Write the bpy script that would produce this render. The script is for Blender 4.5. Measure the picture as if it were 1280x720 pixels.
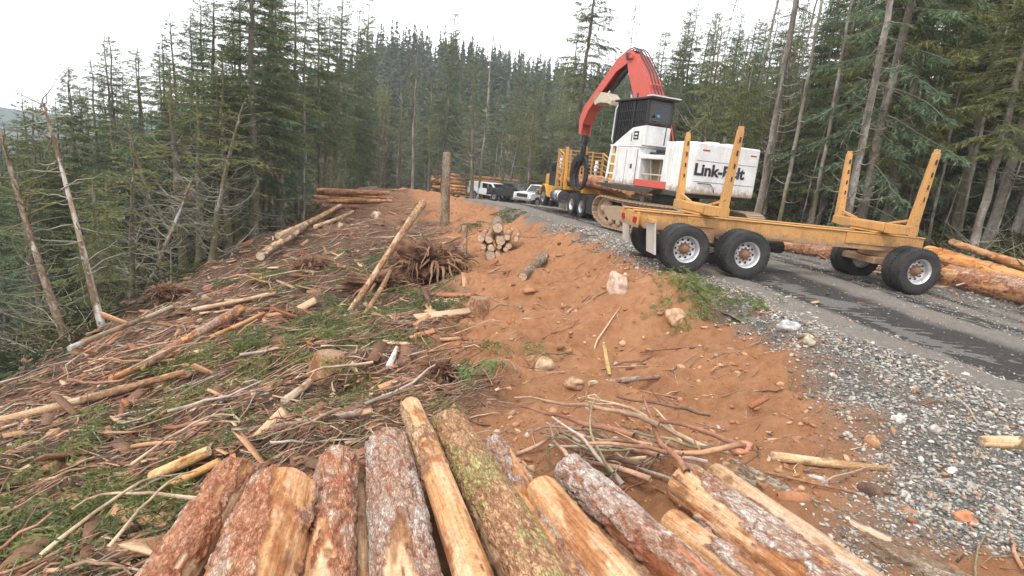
import bpy, math, random
import numpy as np
from mathutils import Vector, Matrix

for o in list(bpy.data.objects): bpy.data.objects.remove(o)
S = bpy.context.scene
COL = S.collection
rad = math.radians
# ------------------------------------------------------------------ camera
CAM = np.array([0.0, 0.0, 2.8]); FPX = 700.0
_p, _r = rad(12.5), rad(5.5)
CF = np.array([0, math.cos(_p), -math.sin(_p)])
_u0 = np.array([0, math.sin(_p), math.cos(_p)]); _r0 = np.array([1.0, 0, 0])
CR = math.cos(_r)*_r0 + math.sin(_r)*_u0
CU = -math.sin(_r)*_r0 + math.cos(_r)*_u0
cd = bpy.data.cameras.new("camera"); cam = bpy.data.objects.new("camera", cd); COL.objects.link(cam)
cd.sensor_width = 36; cd.lens = 36*FPX/1280; cd.clip_start = 0.05; cd.clip_end = 4000
M = Matrix.Identity(4)
for i in range(3):
    M[i][0] = CR[i]; M[i][1] = CU[i]; M[i][2] = -CF[i]; M[i][3] = CAM[i]
cam.matrix_world = M
S.camera = cam
# ------------------------------------------------------------------ light
SUN_EL, SUN_AZ = rad(52), rad(215)      # azimuth clockwise from +Y, where the sun stands
w = bpy.data.worlds.new("World"); S.world = w; w.use_nodes = True
nt = w.node_tree; nt.nodes.clear()
out = nt.nodes.new("ShaderNodeOutputWorld"); bg = nt.nodes.new("ShaderNodeBackground")
sky = nt.nodes.new("ShaderNodeTexSky"); sky.sky_type = 'NISHITA'; sky.sun_disc = False
sky.sun_elevation = SUN_EL; sky.sun_rotation = SUN_AZ; sky.dust_density = 4.0; sky.air_density = 1.0
hs = nt.nodes.new("ShaderNodeHueSaturation"); hs.inputs['Saturation'].default_value = 0.25
mx = nt.nodes.new("ShaderNodeMix"); mx.data_type = 'RGBA'; mx.inputs[0].default_value = 0.85
mx.inputs[7].default_value = (14.2, 14.4, 14.8, 1)      # closed white cloud deck
nt.links.new(sky.outputs[0], hs.inputs['Color']); nt.links.new(hs.outputs[0], mx.inputs[6])
nt.links.new(mx.outputs[2], bg.inputs['Color']); bg.inputs['Strength'].default_value = 0.1
nt.links.new(bg.outputs[0], out.inputs['Surface'])
sl = bpy.data.lights.new("sun", 'SUN'); sl.energy = 1.5; sl.angle = rad(10); sl.color = (1, 0.96, 0.9)
sun = bpy.data.objects.new("sun", sl); COL.objects.link(sun)
sd = Vector((math.sin(SUN_AZ)*math.cos(SUN_EL), math.cos(SUN_AZ)*math.cos(SUN_EL), math.sin(SUN_EL)))
sun.rotation_euler = sd.to_track_quat('Z', 'Y').to_euler(); sun.location = (0, -10, 40)
S.view_settings.view_transform = 'Standard'; S.view_settings.look = 'None'
S.view_settings.exposure = 0.58; S.view_settings.gamma = 1.0
S.render.engine = 'CYCLES'
S.cycles.use_denoising = True
S.cycles.max_bounces = 6; S.cycles.diffuse_bounces = 3; S.cycles.glossy_bounces = 2
S.cycles.transmission_bounces = 3; S.cycles.transparent_max_bounces = 6; S.cycles.volume_bounces = 1
S.cycles.sample_clamp_indirect = 4.0

# ------------------------------------------------------------------ helpers
def at(px, py, d):
    return CAM + d*(CF + (px-640)/FPX*CR - (py-360)/FPX*CU)
def atz(px, py, z):
    r = CF + (px-640)/FPX*CR - (py-360)/FPX*CU
    return CAM + r*((z-CAM[2])/r[2])
def ray(px, py):
    return CF + (px-640)/FPX*CR - (py-360)/FPX*CU
def sstep(a, b, x):
    t = np.clip((x-a)/(b-a), 0, 1); return t*t*(3-2*t)

def _hash(i, j, k):
    h = (i.astype(np.int64)*374761393 + j.astype(np.int64)*668265263 + k.astype(np.int64)*1274126177) & 0xffffffff
    h = ((h ^ (h >> 13))*1274126177) & 0xffffffff
    h = ((h ^ (h >> 16))*2246822519) & 0xffffffff
    return ((h ^ (h >> 15)) & 0xffff)/32767.5 - 1.0
def vn(x, y, z=None):
    x = np.asarray(x, float); y = np.asarray(y, float)
    z = np.zeros_like(x) if z is None else np.asarray(z, float) + 0*x
    xi, yi, zi = np.floor(x), np.floor(y), np.floor(z)
    fx, fy, fz = x-xi, y-yi, z-zi
    fx = fx*fx*(3-2*fx); fy = fy*fy*(3-2*fy); fz = fz*fz*(3-2*fz)
    r = 0
    for a in (0, 1):
        for b in (0, 1):
            for c in (0, 1):
                r = r + _hash(xi+a, yi+b, zi+c)*(fx if a else 1-fx)*(fy if b else 1-fy)*(fz if c else 1-fz)
    return r
def fbm(x, y, z=None, o=4, g=0.5):
    s, a, f = 0, 1.0, 1.0
    x = np.asarray(x, float); y = np.asarray(y, float)
    for k in range(o):
        s = s + a*vn(x*f+17.3*k, y*f-9.1*k, None if z is None else np.asarray(z)*f+3.7*k)
        a *= g; f *= 2.03
    return s

def link(o, parent=None):
    COL.objects.link(o)
    if parent is not None: o.parent = parent
    return o
def tag(o, label=None, cat=None, group=None, kind=None):
    if label: o['label'] = label
    if cat: o['category'] = cat
    if group: o['group'] = group
    if kind: o['kind'] = kind
    return o
def empty(name, label, cat, loc=(0, 0, 0), rot=(0, 0, 0), group=None):
    o = bpy.data.objects.new(name, None); link(o); o.empty_display_size = .2
    o.location = loc; o.rotation_euler = rot
    return tag(o, label, cat, group)
def raw_mesh(name, V, Fs, mats=(), smooth=True, attrs=None, midx=None):
    """V (n,3); Fs: list of int arrays (m,3)/(m,4)"""
    me = bpy.data.meshes.new(name)
    V = np.asarray(V, np.float32); Fs = [np.asarray(f, np.int32) for f in Fs if len(f)]
    nl = sum(f.size for f in Fs); nf = sum(len(f) for f in Fs)
    me.vertices.add(len(V)); me.vertices.foreach_set('co', V.ravel())
    me.loops.add(nl); me.loops.foreach_set('vertex_index', np.concatenate([f.ravel() for f in Fs]))
    me.polygons.add(nf)
    tot = np.concatenate([np.full(len(f), f.shape[1], np.int32) for f in Fs])
    st = np.concatenate([[0], np.cumsum(tot)[:-1]]).astype(np.int32)
    me.polygons.foreach_set('loop_start', st)
    if smooth: me.polygons.foreach_set('use_smooth', np.ones(nf, bool))
    if midx is not None: me.polygons.foreach_set('material_index', np.asarray(midx, np.int32))
    for m in mats: me.materials.append(m)
    for k, a in (attrs or {}).items():
        a = np.asarray(a, np.float32)
        if a.ndim == 1:
            at_ = me.attributes.new(k, 'FLOAT', 'POINT'); at_.data.foreach_set('value', a)
        else:
            if a.shape[1] == 3: a = np.hstack([a, np.ones((len(a), 1), np.float32)])
            at_ = me.attributes.new(k, 'FLOAT_COLOR', 'POINT'); at_.data.foreach_set('color', a.ravel())
    me.update(calc_edges=True); me.validate()
    return me
def mesh_obj(name, me, parent=None):
    return link(bpy.data.objects.new(name, me), parent)

class MB:
    """collects boxes, prisms, tubes and lathes into ONE mesh"""
    def __init__(s): s.v = []; s.f = []; s.m = []; s.s = []
    def add(s, vs, fs, mat=0, smooth=False):
        b = len(s.v); s.v += [tuple(v) for v in vs]
        for f in fs:
            s.f.append([b+i for i in f]); s.m.append(mat); s.s.append(smooth)
        return s
    def box(s, x0, x1, y0, y1, z0, z1, mat=0):
        vs = [(x, y, z) for x in (x0, x1) for y in (y0, y1) for z in (z0, z1)]
        return s.add(vs, [(0,1,3,2), (4,6,7,5), (0,4,5,1), (2,3,7,6), (0,2,6,4), (1,5,7,3)], mat)
    def obox(s, p0, p1, w, h, mat=0, up=(0, 0, 1), w1=None, h1=None):
        """box beam from p0 to p1, w sideways, h along up"""
        p0, p1 = Vector(p0), Vector(p1); d = (p1-p0).normalized(); up = Vector(up)
        if abs(d.dot(up)) > .98: up = Vector((1, 0, 0))
        a = d.cross(up).normalized(); b = a.cross(d).normalized()
        w1 = w if w1 is None else w1; h1 = h if h1 is None else h1
        vs = []
        for p, ww, hh in ((p0, w, h), (p1, w1, h1)):
            for i, j in ((-1, -1), (1, -1), (1, 1), (-1, 1)): vs.append(p + a*i*ww/2 + b*j*hh/2)
        return s.add(vs, [(3,2,1,0), (4,5,6,7), (0,1,5,4), (1,2,6,5), (2,3,7,6), (3,0,4,7)], mat)
    def prism(s, poly, y0, y1, mat=0, axis='y'):
        n = len(poly)
        def P(a, b, c): return (a, c, b) if axis == 'y' else ((c, a, b) if axis == 'x' else (a, b, c))
        vs = [P(a, b, y0) for a, b in poly] + [P(a, b, y1) for a, b in poly]
        fs = [tuple(range(n)), tuple(range(2*n-1, n-1, -1))] + [(i, i+n, (i+1) % n+n, (i+1) % n) for i in range(n)]
        return s.add(vs, fs, mat)
    def tube(s, pts, rs, n=8, mat=0, cap=True, smooth=True):
        pts = [Vector(p) for p in pts]
        if not hasattr(rs, '__len__'): rs = [rs]*len(pts)
        vs = []; ref = None
        for i, p in enumerate(pts):
            t = (pts[min(i+1, len(pts)-1)] - pts[max(i-1, 0)]).normalized()
            if ref is None:
                ref = t.orthogonal().normalized()
            ref = (ref - t*ref.dot(t)).normalized(); b = t.cross(ref)
            for k in range(n):
                a = 2*math.pi*k/n; vs.append(p + (ref*math.cos(a) + b*math.sin(a))*rs[i])
        fs = [(i*n+k, i*n+(k+1) % n, (i+1)*n+(k+1) % n, (i+1)*n+k) for i in range(len(pts)-1) for k in range(n)]
        b0 = len(s.v); s.add(vs, fs, mat, smooth)
        if cap:
            s.f.append([b0+k for k in range(n)][::-1]); s.m.append(mat); s.s.append(False)
            e = b0+(len(pts)-1)*n; s.f.append([e+k for k in range(n)]); s.m.append(mat); s.s.append(False)
        return s
    def cyl(s, p0, p1, r0, r1=None, n=16, mat=0):
        return s.tube([p0, p1], [r0, r0 if r1 is None else r1], n, mat)
    def lathe(s, prof, o=(0, 0, 0), ax=(0, 1, 0), n=32, mat=0, smooth=True):
        o, ax = Vector(o), Vector(ax).normalized(); a = ax.orthogonal().normalized(); b = ax.cross(a)
        vs = []
        for r, h in prof:
            for k in range(n):
                t = 2*math.pi*k/n; vs.append(o + ax*h + (a*math.cos(t) + b*math.sin(t))*r)
        m = len(prof)
        fs = [(i*n+k, i*n+(k+1) % n, (i+1)*n+(k+1) % n, (i+1)*n+k) for i in range(m-1) for k in range(n)]
        return s.add(vs, fs, mat, smooth)
    def build(s, name, mats, parent=None, bevel=0.0, loc=None):
        me = bpy.data.meshes.new(name); me.from_pydata([tuple(v) for v in s.v], [], s.f)
        if not isinstance(mats, (list, tuple)): mats = [mats]
        for m in mats: me.materials.append(m)
        me.polygons.foreach_set('material_index', s.m); me.polygons.foreach_set('use_smooth', s.s)
        me.update()
        o = mesh_obj(name, me, parent)
        if loc is not None: o.location = loc
        if bevel:
            b = o.modifiers.new('bevel', 'BEVEL'); b.width = bevel; b.segments = 2; b.limit_method = 'ANGLE'; b.angle_limit = rad(40)
        return o

# ------------------------------------------------------------------ materials
def nodes(name):
    m = bpy.data.materials.new(name); m.use_nodes = True; n = m.node_tree
    b = n.nodes['Principled BSDF']
    return m, n, b
def N(n, t, **kw):
    x = n.nodes.new(t)
    for k, v in kw.items():
        if k.startswith('_'): x.inputs[k[1:]].default_value = v
        else: setattr(x, k, v)
    return x
def ramp(n, src, stops):
    r = n.nodes.new("ShaderNodeValToRGB"); e = r.color_ramp.elements
    while len(e) > 1: e.remove(e[-1])
    e[0].position = stops[0][0]; e[0].color = (*stops[0][1], 1)
    for p, c in stops[1:]:
        x = e.new(p); x.color = (*c, 1)
    n.links.new(src, r.inputs[0]); return r.outputs[0]
def mixc(n, fac, a, b, mode='MIX'):
    m = n.nodes.new("ShaderNodeMix"); m.data_type = 'RGBA'; m.blend_type = mode
    for v, i in ((fac, 0), (a, 6), (b, 7)):
        if hasattr(v, 'links') or hasattr(v, 'is_linked'): n.links.new(v, m.inputs[i])
        else: m.inputs[i].default_value = v if i == 0 else (*v, 1)
    return m.outputs[2]
def noise(n, scale, detail=4, vec=None, rough=0.55, dist=0):
    x = N(n, "ShaderNodeTexNoise", _Scale=scale, _Detail=detail, _Roughness=rough, _Distortion=dist)
    if vec is not None: n.links.new(vec, x.inputs['Vector'])
    return x.outputs['Fac']
def objco(n, scale=None):
    t = n.nodes.new("ShaderNodeTexCoord").outputs['Object']
    if scale is None: return t
    m = N(n, "ShaderNodeMapping"); m.inputs['Scale'].default_value = scale
    n.links.new(t, m.inputs[0]); return m.outputs[0]
def bump(n, b, h, strength=.4, dist=.02):
    x = N(n, "ShaderNodeBump", _Strength=strength, _Distance=dist)
    n.links.new(h, x.inputs['Height']); n.links.new(x.outputs[0], b.inputs['Normal'])
def paint(name, col, rough=.45, dirt=.4, dcol=(.22, .13, .08), metal=0, scale=3.0, chip=None, mud=None, streak=0.0):
    m, n, b = nodes(name)
    v = objco(n)
    f = noise(n, scale, 6, v, .65)
    f2 = noise(n, scale*7, 4, v, .6)
    d = ramp(n, f, [(.52-.22*dirt, (0, 0, 0)), (.9-.25*dirt, (1, 1, 1))])
    mm = N(n, "ShaderNodeMath", operation='MULTIPLY'); n.links.new(d, mm.inputs[0]); mm.inputs[1].default_value = dirt
    c = mixc(n, mm.outputs[0], col, dcol)
    c = mixc(n, .25, c, ramp(n, f2, [(.3, tuple(x*.7 for x in col)), (.7, tuple(min(1, x*1.15) for x in col))]))
    if streak:                                 # run-off streaks of grime and rust down the panels
        st = noise(n, 9, 5, objco(n, (1, 1, .07)), .7)
        c = mixc(n, ramp(n, st, [(.52, (0, 0, 0)), (.72, (streak,)*3)]), c, (.20, .12, .07))
    if mud:                                    # mud thrown up from the ground clings to the lower parts
        sx = N(n, "ShaderNodeSeparateXYZ"); n.links.new(v, sx.inputs[0])
        mz = N(n, "ShaderNodeMapRange"); n.links.new(sx.outputs[2], mz.inputs[0]); mz.inputs[1].default_value = mud[1]; mz.inputs[2].default_value = mud[0]
        ad = N(n, "ShaderNodeMath", operation='ADD'); n.links.new(mz.outputs[0], ad.inputs[0]); n.links.new(noise(n, 6, 7, v, .75), ad.inputs[1])
        c = mixc(n, ramp(n, ad.outputs[0], [(.78, (0, 0, 0)), (1.15, (.9,)*3)]), c, (.30, .19, .12))
    if chip:
        k = ramp(n, f2, [(.60, (0, 0, 0)), (.66, (1, 1, 1))]); c = mixc(n, k, c, chip)
    n.links.new(c, b.inputs['Base Color'])
    b.inputs['Roughness'].default_value = rough; b.inputs['Metallic'].default_value = metal
    n.links.new(ramp(n, f2, [(.2, (rough*.8,)*3), (.8, (min(1, rough*1.4),)*3)]), b.inputs['Roughness'])
    bump(n, b, f2, .15, .01)
    return m
def attr_mat(name, rough=.9, bscale=60, bstr=.3, bdist=.01, sub=0, attr='Col', vary=.35, vscale=25, crack=False):
    m, n, b = nodes(name)
    a = N(n, "ShaderNodeAttribute", attribute_name=attr)
    v = objco(n)
    f = noise(n, vscale, 5, v, .65)
    c = mixc(n, vary, a.outputs['Color'], ramp(n, f, [(.25, (.25,)*3), (.75, (1.7,)*3)]), 'MULTIPLY')
    hh_ = noise(n, bscale, 4, v)
    if crack:                                  # scaly bark: fine plates with dark red gaps, only where bark is left
        bk = N(n, "ShaderNodeAttribute", attribute_name='bark').outputs['Fac']
        mp = N(n, "ShaderNodeMapping"); mp.inputs['Scale'].default_value = (.45, 1, 1)
        wv = mixc(n, .12, v, N(n, "ShaderNodeTexNoise", _Scale=22.0).outputs['Color']); n.links.new(wv, mp.inputs[0])
        vo = N(n, "ShaderNodeTexVoronoi", feature='DISTANCE_TO_EDGE', _Scale=46.0); n.links.new(mp.outputs[0], vo.inputs['Vector'])
        vc = N(n, "ShaderNodeTexVoronoi", _Scale=46.0); n.links.new(mp.outputs[0], vc.inputs['Vector'])
        e_ = ramp(n, vo.outputs['Distance'], [(.02, (1, 1, 1)), (.16, (0, 0, 0))])
        fm = N(n, "ShaderNodeMath", operation='MULTIPLY'); n.links.new(e_, fm.inputs[0]); n.links.new(bk, fm.inputs[1])
        fm2 = N(n, "ShaderNodeMath", operation='MULTIPLY'); n.links.new(fm.outputs[0], fm2.inputs[0]); fm2.inputs[1].default_value = .6
        fm3 = N(n, "ShaderNodeMath", operation='MULTIPLY'); n.links.new(bk, fm3.inputs[0]); fm3.inputs[1].default_value = .5
        pl = ramp(n, vc.outputs['Color'], [(.2, (.75, .68, .62)), (.8, (1.55, 1.5, 1.45))])
        c = mixc(n, fm3.outputs[0], c, mixc(n, 1.0, c, pl, 'MULTIPLY'))
        c = mixc(n, fm2.outputs[0], c, (.15, .06, .032))
        hm = N(n, "ShaderNodeMath", operation='MULTIPLY'); n.links.new(fm.outputs[0], hm.inputs[0]); hm.inputs[1].default_value = -1.2
        ha = N(n, "ShaderNodeMath", operation='ADD'); n.links.new(hm.outputs[0], ha.inputs[0]); n.links.new(hh_, ha.inputs[1]); hh_ = ha.outputs[0]
        mg = N(n, "ShaderNodeMapping"); mg.inputs['Scale'].default_value = (.06, 1, 1); n.links.new(v, mg.inputs[0])
        gr_ = noise(n, 85, 5, mg.outputs[0], .7); gr2 = noise(n, 30, 6, mg.outputs[0], .7); bb_ = noise(n, 60, 2, v, .5)
        inv = N(n, "ShaderNodeMath", operation='SUBTRACT'); inv.inputs[0].default_value = 1.0; n.links.new(bk, inv.inputs[1])
        gc = mixc(n, .5, ramp(n, gr_, [(.3, (.55, .42, .33)), (.6, (1.12, 1.1, 1.08))]), ramp(n, gr2, [(.34, (.5, .36, .28)), (.52, (1, 1, 1)), (.7, (1.2, 1.25, 1.35))]))
        gc = mixc(n, ramp(n, bb_, [(.66, (0, 0, 0)), (.72, (.8,)*3)]), gc, (.35, .2, .14))
        c = mixc(n, inv.outputs[0], c, mixc(n, 1.0, c, gc, 'MULTIPLY'))
        hb = N(n, "ShaderNodeMath", operation='ADD'); n.links.new(gr_, hb.inputs[0]); n.links.new(hh_, hb.inputs[1]); hh_ = hb.outputs[0]
    n.links.new(c, b.inputs['Base Color']); b.inputs['Roughness'].default_value = rough
    b.inputs['Specular IOR Level'].default_value = .25
    bump(n, b, hh_, bstr, bdist)
    return m
def flat(name, col, rough=.5, metal=0, spec=.5):
    m, n, b = nodes(name)
    f = noise(n, 9, 4, objco(n))
    c = ramp(n, f, [(.25, tuple(x*.75 for x in col)), (.75, tuple(min(1, x*1.2) for x in col))])
    n.links.new(c, b.inputs['Base Color']); b.inputs['Roughness'].default_value = rough
    b.inputs['Metallic'].default_value = metal; b.inputs['Specular IOR Level'].default_value = spec
    return m

MT = {}
MT['yellow'] = paint('yellow_paint', (.58, .30, .085), .55, .65, (.34, .20, .11), chip=(.20, .11, .065), mud=(.4, 1.25), streak=.45)
MT['amber'] = paint('amber_paint', (.66, .33, .04), .45, .3, (.3, .2, .1))
MT['white'] = paint('white_paint', (.74, .74, .73), .45, .55, (.40, .31, .235), scale=2.2, mud=(1.1, 1.95), streak=.3)
MT['red'] = paint('red_paint', (.60, .095, .07), .5, .5, (.26, .12, .08), chip=(.30, .11, .08), streak=.4)
MT['black'] = paint('black_steel', (.018, .018, .02), .45, .3, (.10, .08, .06))
MT['steel'] = paint('dark_steel', (.06, .055, .05), .5, .5, (.20, .14, .09), .3)
MT['mud'] = paint('dried_mud', (.36, .25, .165), .9, .5, (.19, .13, .09), scale=6)
MT['rubber'] = paint('tyre_rubber', (.022, .022, .023), .8, .5, (.12, .10, .08), scale=4)
MT['rim'] = paint('rim_alloy', (.62, .62, .63), .38, .35, (.33, .25, .18), .6)
MT['hub'] = paint('rusty_hub', (.20, .09, .045), .75, .4, (.34, .22, .14))
MT['glass'] = flat('dark_glass', (.012, .015, .018), .08, 0, .6)
MT['chrome'] = paint('chrome', (.65, .65, .66), .22, .2, (.4, .35, .3), .9)
MT['lamp_red'] = flat('red_lens', (.35, .01, .01), .3)
MT['lamp_clear'] = flat('clear_lens', (.75, .75, .72), .2)
MT['flap'] = paint('pale_mudflap', (.50, .47, .43), .7, .5, (.34, .24, .17))
MT['hose'] = flat('black_hose', (.02, .02, .022), .5)
MT['blue'] = flat('blue_fitting', (.05, .25, .45), .4)
MT['letter'] = flat('black_lettering', (.02, .02, .022), .5)
MT['cream'] = paint('cream_paint', (.55, .47, .35), .55, .4)
MT['olive'] = paint('olive_radiator_grid', (.20, .165, .11), .8, .4)
# ------------------------------------------------------------------ terrain
RY = np.array([-12, 0, 5, 7, 10, 14, 19, 25, 35, 47, 58, 70, 90.])
RX = np.array([15.5, 12.0, 9.5, 8.6, 7.45, 6.3, 4.9, 3.6, 2.0, -0.5, -6, -15, -35.])
RH = np.array([3.3, 3.3, 3.3, 3.3, 3.3, 3.3, 3.3, 3.3, 4.2, 6.0, 5.5, 4.0, 4.0])
RZ = np.array([.30, .42, .52, .60, .72, .86, .90, .72, .32, -.40, -1.2, -2.2, -4.0])
def road_at(y):
    x = np.interp(y, RY, RX); h = np.interp(y, RY, RH); z = np.interp(y, RY, RZ)
    dx = (np.interp(y+2, RY, RX) - np.interp(y-2, RY, RX))/4
    return x, h, z, 1/np.sqrt(1+dx*dx)
def lateral(x, y):
    xc, h, z, c = road_at(y); return (x-xc)*c, h, z
_cp = [(0,720,4.2),(0,600,6),(0,540,8),(0,490,10),(100,500,8.6),(200,500,8.0),(200,400,14),(300,400,13),(400,400,12),(400,330,19),
       (330,320,22),(320,300,25),(420,290,25),(420,250,38),(480,237,44),(560,244,44),(560,283,27),(640,283,25),(700,300,17.5),(650,352,13.3),
       (640,450,8.0),(640,500,6.5),(560,440,8.4),(500,400,10.6),(450,500,6.9),(330,480,8.0),(300,530,6.5),
       (800,520,6.2),(130,410,15),(230,350,19)]
PTS = [at(*c) for c in _cp]
PTS += [np.array(p, float) for p in [(4.3,6,.44),(2.7,6,.14),(3.5,8,.56),(2.2,8,.06),(2.8,10,.66),(1.4,10,.04),(2.3,12,.74),(.9,12,.06),(1.7,14.5,.78),(.2,14.5,.06),(3.9,4.4,.44),(-1.5,3,.22),(0,3,.24),(1.3,3,.26),(2.2,3.4,.34),(3.2,4.6,.42),(3.6,3.0,.34),(0,0,.1),(-2,0,-.3),(-3.2,3.2,-.35),(2,0,.35),(-6,0,-2.0),(0,-15,-.5),(-12,-12,-6),
       (-10,5,-3.2),(-14.5,9,-5.0),(-17,15,-6.0),(-17,25,-5.2),(-19,38,-4.4),(-21,48,-4.4),(-30,10,-12),(-36,25,-15),(-38,45,-14),(-60,20,-24),(-60,60,-22),(-90,90,-26),(-120,20,-34),
       (-14,46,-.7),(-20,60,-4),(-8,70,-3),(0,85,-2),(-25,85,-6),(20,85,2),(14,60,.5),(9,40,.4),(8,28,.7),(12,20,.75),(15,14,.8),(16,6,.8),(19,0,.9),(25,10,1.6),(26,22,1.8),(30,45,3),(50,20,6),(60,60,8),(45,0,5),
       (-10,120,4),(-22,178,24),(-44,172,24),(0,180,19),(20,180,17),(60,180,16),(-60,180,9),(-100,180,-6),(60,120,10),(0,260,32),(-90,260,20),(90,260,32),(120,120,16),(0,500,40),(-250,300,-10),(-300,0,-45),(300,300,40),(300,0,30),(0,-200,-4)]]
PTS = np.array(PTS)
def _phi(d2): return np.sqrt(d2 + 1.6)
_n = len(PTS)
_A = np.zeros((_n+3, _n+3)); _A[:_n, :_n] = _phi(((PTS[:, None, :2]-PTS[None, :, :2])**2).sum(-1)) - .02*np.eye(_n)
_A[:_n, _n] = 1; _A[:_n, _n+1:] = PTS[:, :2]; _A[_n:, :_n] = _A[:_n, _n:].T
_W = np.linalg.solve(_A, np.concatenate([PTS[:, 2], [0, 0, 0]]))
def zbase(x, y):
    x = np.atleast_1d(np.asarray(x, float)).ravel(); y = np.atleast_1d(np.asarray(y, float)).ravel()
    r = np.empty_like(x)
    for i in range(0, len(x), 40000):
        a, b = x[i:i+40000], y[i:i+40000]
        r[i:i+40000] = _phi((a[:, None]-PTS[None, :, 0])**2 + (b[:, None]-PTS[None, :, 1])**2) @ _W[:_n] + _W[_n] + _W[_n+1]*a + _W[_n+2]*b
    return r
def masks(x, y):
    lat, h, zr = lateral(x, y)
    wob = fbm(x*.45, y*.45, o=3)*.9
    road = sstep(.35, -.15, np.abs(lat)-h + .18*fbm(x*1.5, y*1.5, o=2))*sstep(58, 54, y)
    ld = -lat - h                                   # distance left of the road edge
    gw = np.interp(y, [0, 2, 3.5, 5, 6, 7, 8.5, 11, 14, 30], [2.6, 3.6, 3.4, 2.3, 1.6, 1.0, .45, .3, .3, .35])
    grav = sstep(.35, -.35, ld - gw + .45*wob)*(1-road)*(lat < 0) + sstep(.4, -.1, lat-h-.3+.2*wob)*(1-road)*(lat > 0)
    grav = grav*sstep(58, 52, y)
    grav = grav*sstep(.7, 1.25, np.hypot(x-3.65, (y-2.95)*1.1) + .25*wob)
    dw = np.interp(y, [0, 3, 5, 7.5, 10, 13, 18, 26, 40, 60], [6.5, 6.2, 5.8, 4.9, 4.5, 4.3, 3.4, 3.2, 3.5, 2])
    dirt = sstep(.9, -.6, ld - dw + .9*wob)*(lat < 0)
    hump = sstep(7, 3, np.hypot((x+5.5)*.75, (y-37)*.55) + wob)*.5
    dirt = np.maximum(dirt, hump)*(1-road)
    edge = np.interp(y, [-10, 5, 9.2, 14.2, 24.6, 36, 45, 56, 70], [-8, -8.3, -9.2, -10.6, -12.2, -14.5, -15.5, -13, -4])
    clear_l = sstep(-1.2, .8, x-edge+.8*wob)
    right = sstep(.4, 1.6, lat-h-1.4+.4*wob)
    forest = np.clip((1-clear_l) + right + sstep(52, 58, y+wob*2), 0, 1)
    return road, np.clip(grav, 0, 1), dirt*(1-forest), forest
def zg(x, y, detail=True):
    sh = np.shape(x); x = np.atleast_1d(np.asarray(x, float)).ravel(); y = np.atleast_1d(np.asarray(y, float)).ravel()
    z = zbase(x, y)
    lat, h, zr = lateral(x, y)
    t = sstep(h+1.3, h-.1, np.abs(lat))*((y < 75) & (y > -14))
    z = z*(1-t) + (zr-.015)*t
    if detail:
        road, grav, dirt, forest = masks(x, y)
        near = 1-road
        amp = .085*dirt + .15*(1-dirt)*(1-grav) + .16*forest
        z = z + near*amp*fbm(x*.9, y*.9, o=5, g=.6)*1.1
        z = z + near*(.022*dirt + .03*(1-dirt)*(1-grav))*fbm(x*5, y*5, o=3, g=.6)
        # gullies and clods raked down the bank
        lr = fbm(y*1.4, x*.5, o=3); z = z + dirt*near*(.24*lr - .16*np.abs(fbm(y*2.3+5, x*.8, o=3)))*sstep(4, 7, y)
    return z.reshape(sh) if sh else float(z[0])
def ground_px(px, py, dz=0.0):
    """where the view ray through a photo pixel meets the ground"""
    r = ray(px, py); t = np.concatenate([np.linspace(1.5, 20, 500), np.linspace(20.1, 90, 700)])
    P = CAM[None] + t[:, None]*r[None]
    below = P[:, 2] < zg(P[:, 0], P[:, 1]) + dz
    i = int(np.argmax(below)) if below.any() else len(t)-1
    return P[i]

# polar sheet round the camera: fine in front, coarse behind
ang = np.concatenate([np.radians(np.linspace(-64, 64, 900)), np.radians(np.linspace(64, 296, 90))[1:-1]])
rr = np.concatenate([[.0], np.geomspace(.9, 90, 760), np.geomspace(90, 620, 70)[1:]])
na, nr = len(ang), len(rr)
AA, RR_ = np.meshgrid(ang, rr)
GX = (np.sin(AA)*RR_).ravel(); GY = (np.cos(AA)*RR_).ravel()
GZ = zg(GX, GY)
far = sstep(350, 600, np.hypot(GX, GY)); GZ = GZ*(1-far) + far*np.minimum(GZ, -25)
road_m, grav_m, dirt_m, for_m = masks(GX, GY)
GZ = GZ - .03*road_m*(np.abs(lateral(GX, GY)[0]) < lateral(GX, GY)[1]-.3)
idx = np.arange(nr*na).reshape(nr, na); nx = np.roll(idx, -1, axis=1)
quads = np.stack([idx[:-1], nx[:-1], nx[1:], idx[1:]], -1).reshape(-1, 4)[:, ::-1]
clump = np.clip(fbm(GX*.35+40, GY*.35, o=4)*.8+.25, 0, 1)
m, n, b = nodes('ground_soil')
A = {k: N(n, "ShaderNodeAttribute", attribute_name=k).outputs['Fac'] for k in ('dirt', 'grav', 'forest', 'road', 'clump')}
v = objco(n)
n1 = noise(n, 1.3, 8, v, .65); n2 = noise(n, 7, 8, v, .7); n3 = noise(n, 45, 5, v, .7)
cd_ = mixc(n, .5, ramp(n, n1, [(.3, (.29, .13, .062)), (.55, (.39, .19, .094)), (.75, (.47, .255, .14))]),
           ramp(n, n2, [(.3, (.23, .098, .047)), (.5, (.40, .195, .098)), (.72, (.51, .29, .165))]))
cl = mixc(n, .5, ramp(n, n2, [(.3, (.035, .021, .015)), (.5, (.115, .068, .046)), (.7, (.25, .16, .11))]),
          ramp(n, n3, [(.3, (.035, .022, .016)), (.5, (.12, .076, .05)), (.7, (.28, .185, .12))]))
cl = mixc(n, ramp(n, n1, [(.55, (0, 0, 0)), (.72, (.35,)*3)]), cl, (.19, .095, .055))
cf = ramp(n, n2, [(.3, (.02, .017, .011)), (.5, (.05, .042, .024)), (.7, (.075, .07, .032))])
cg = ramp(n, n3, [(.3, (.06, .057, .052)), (.5, (.17, .16, .145)), (.7, (.30, .28, .26))])
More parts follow.
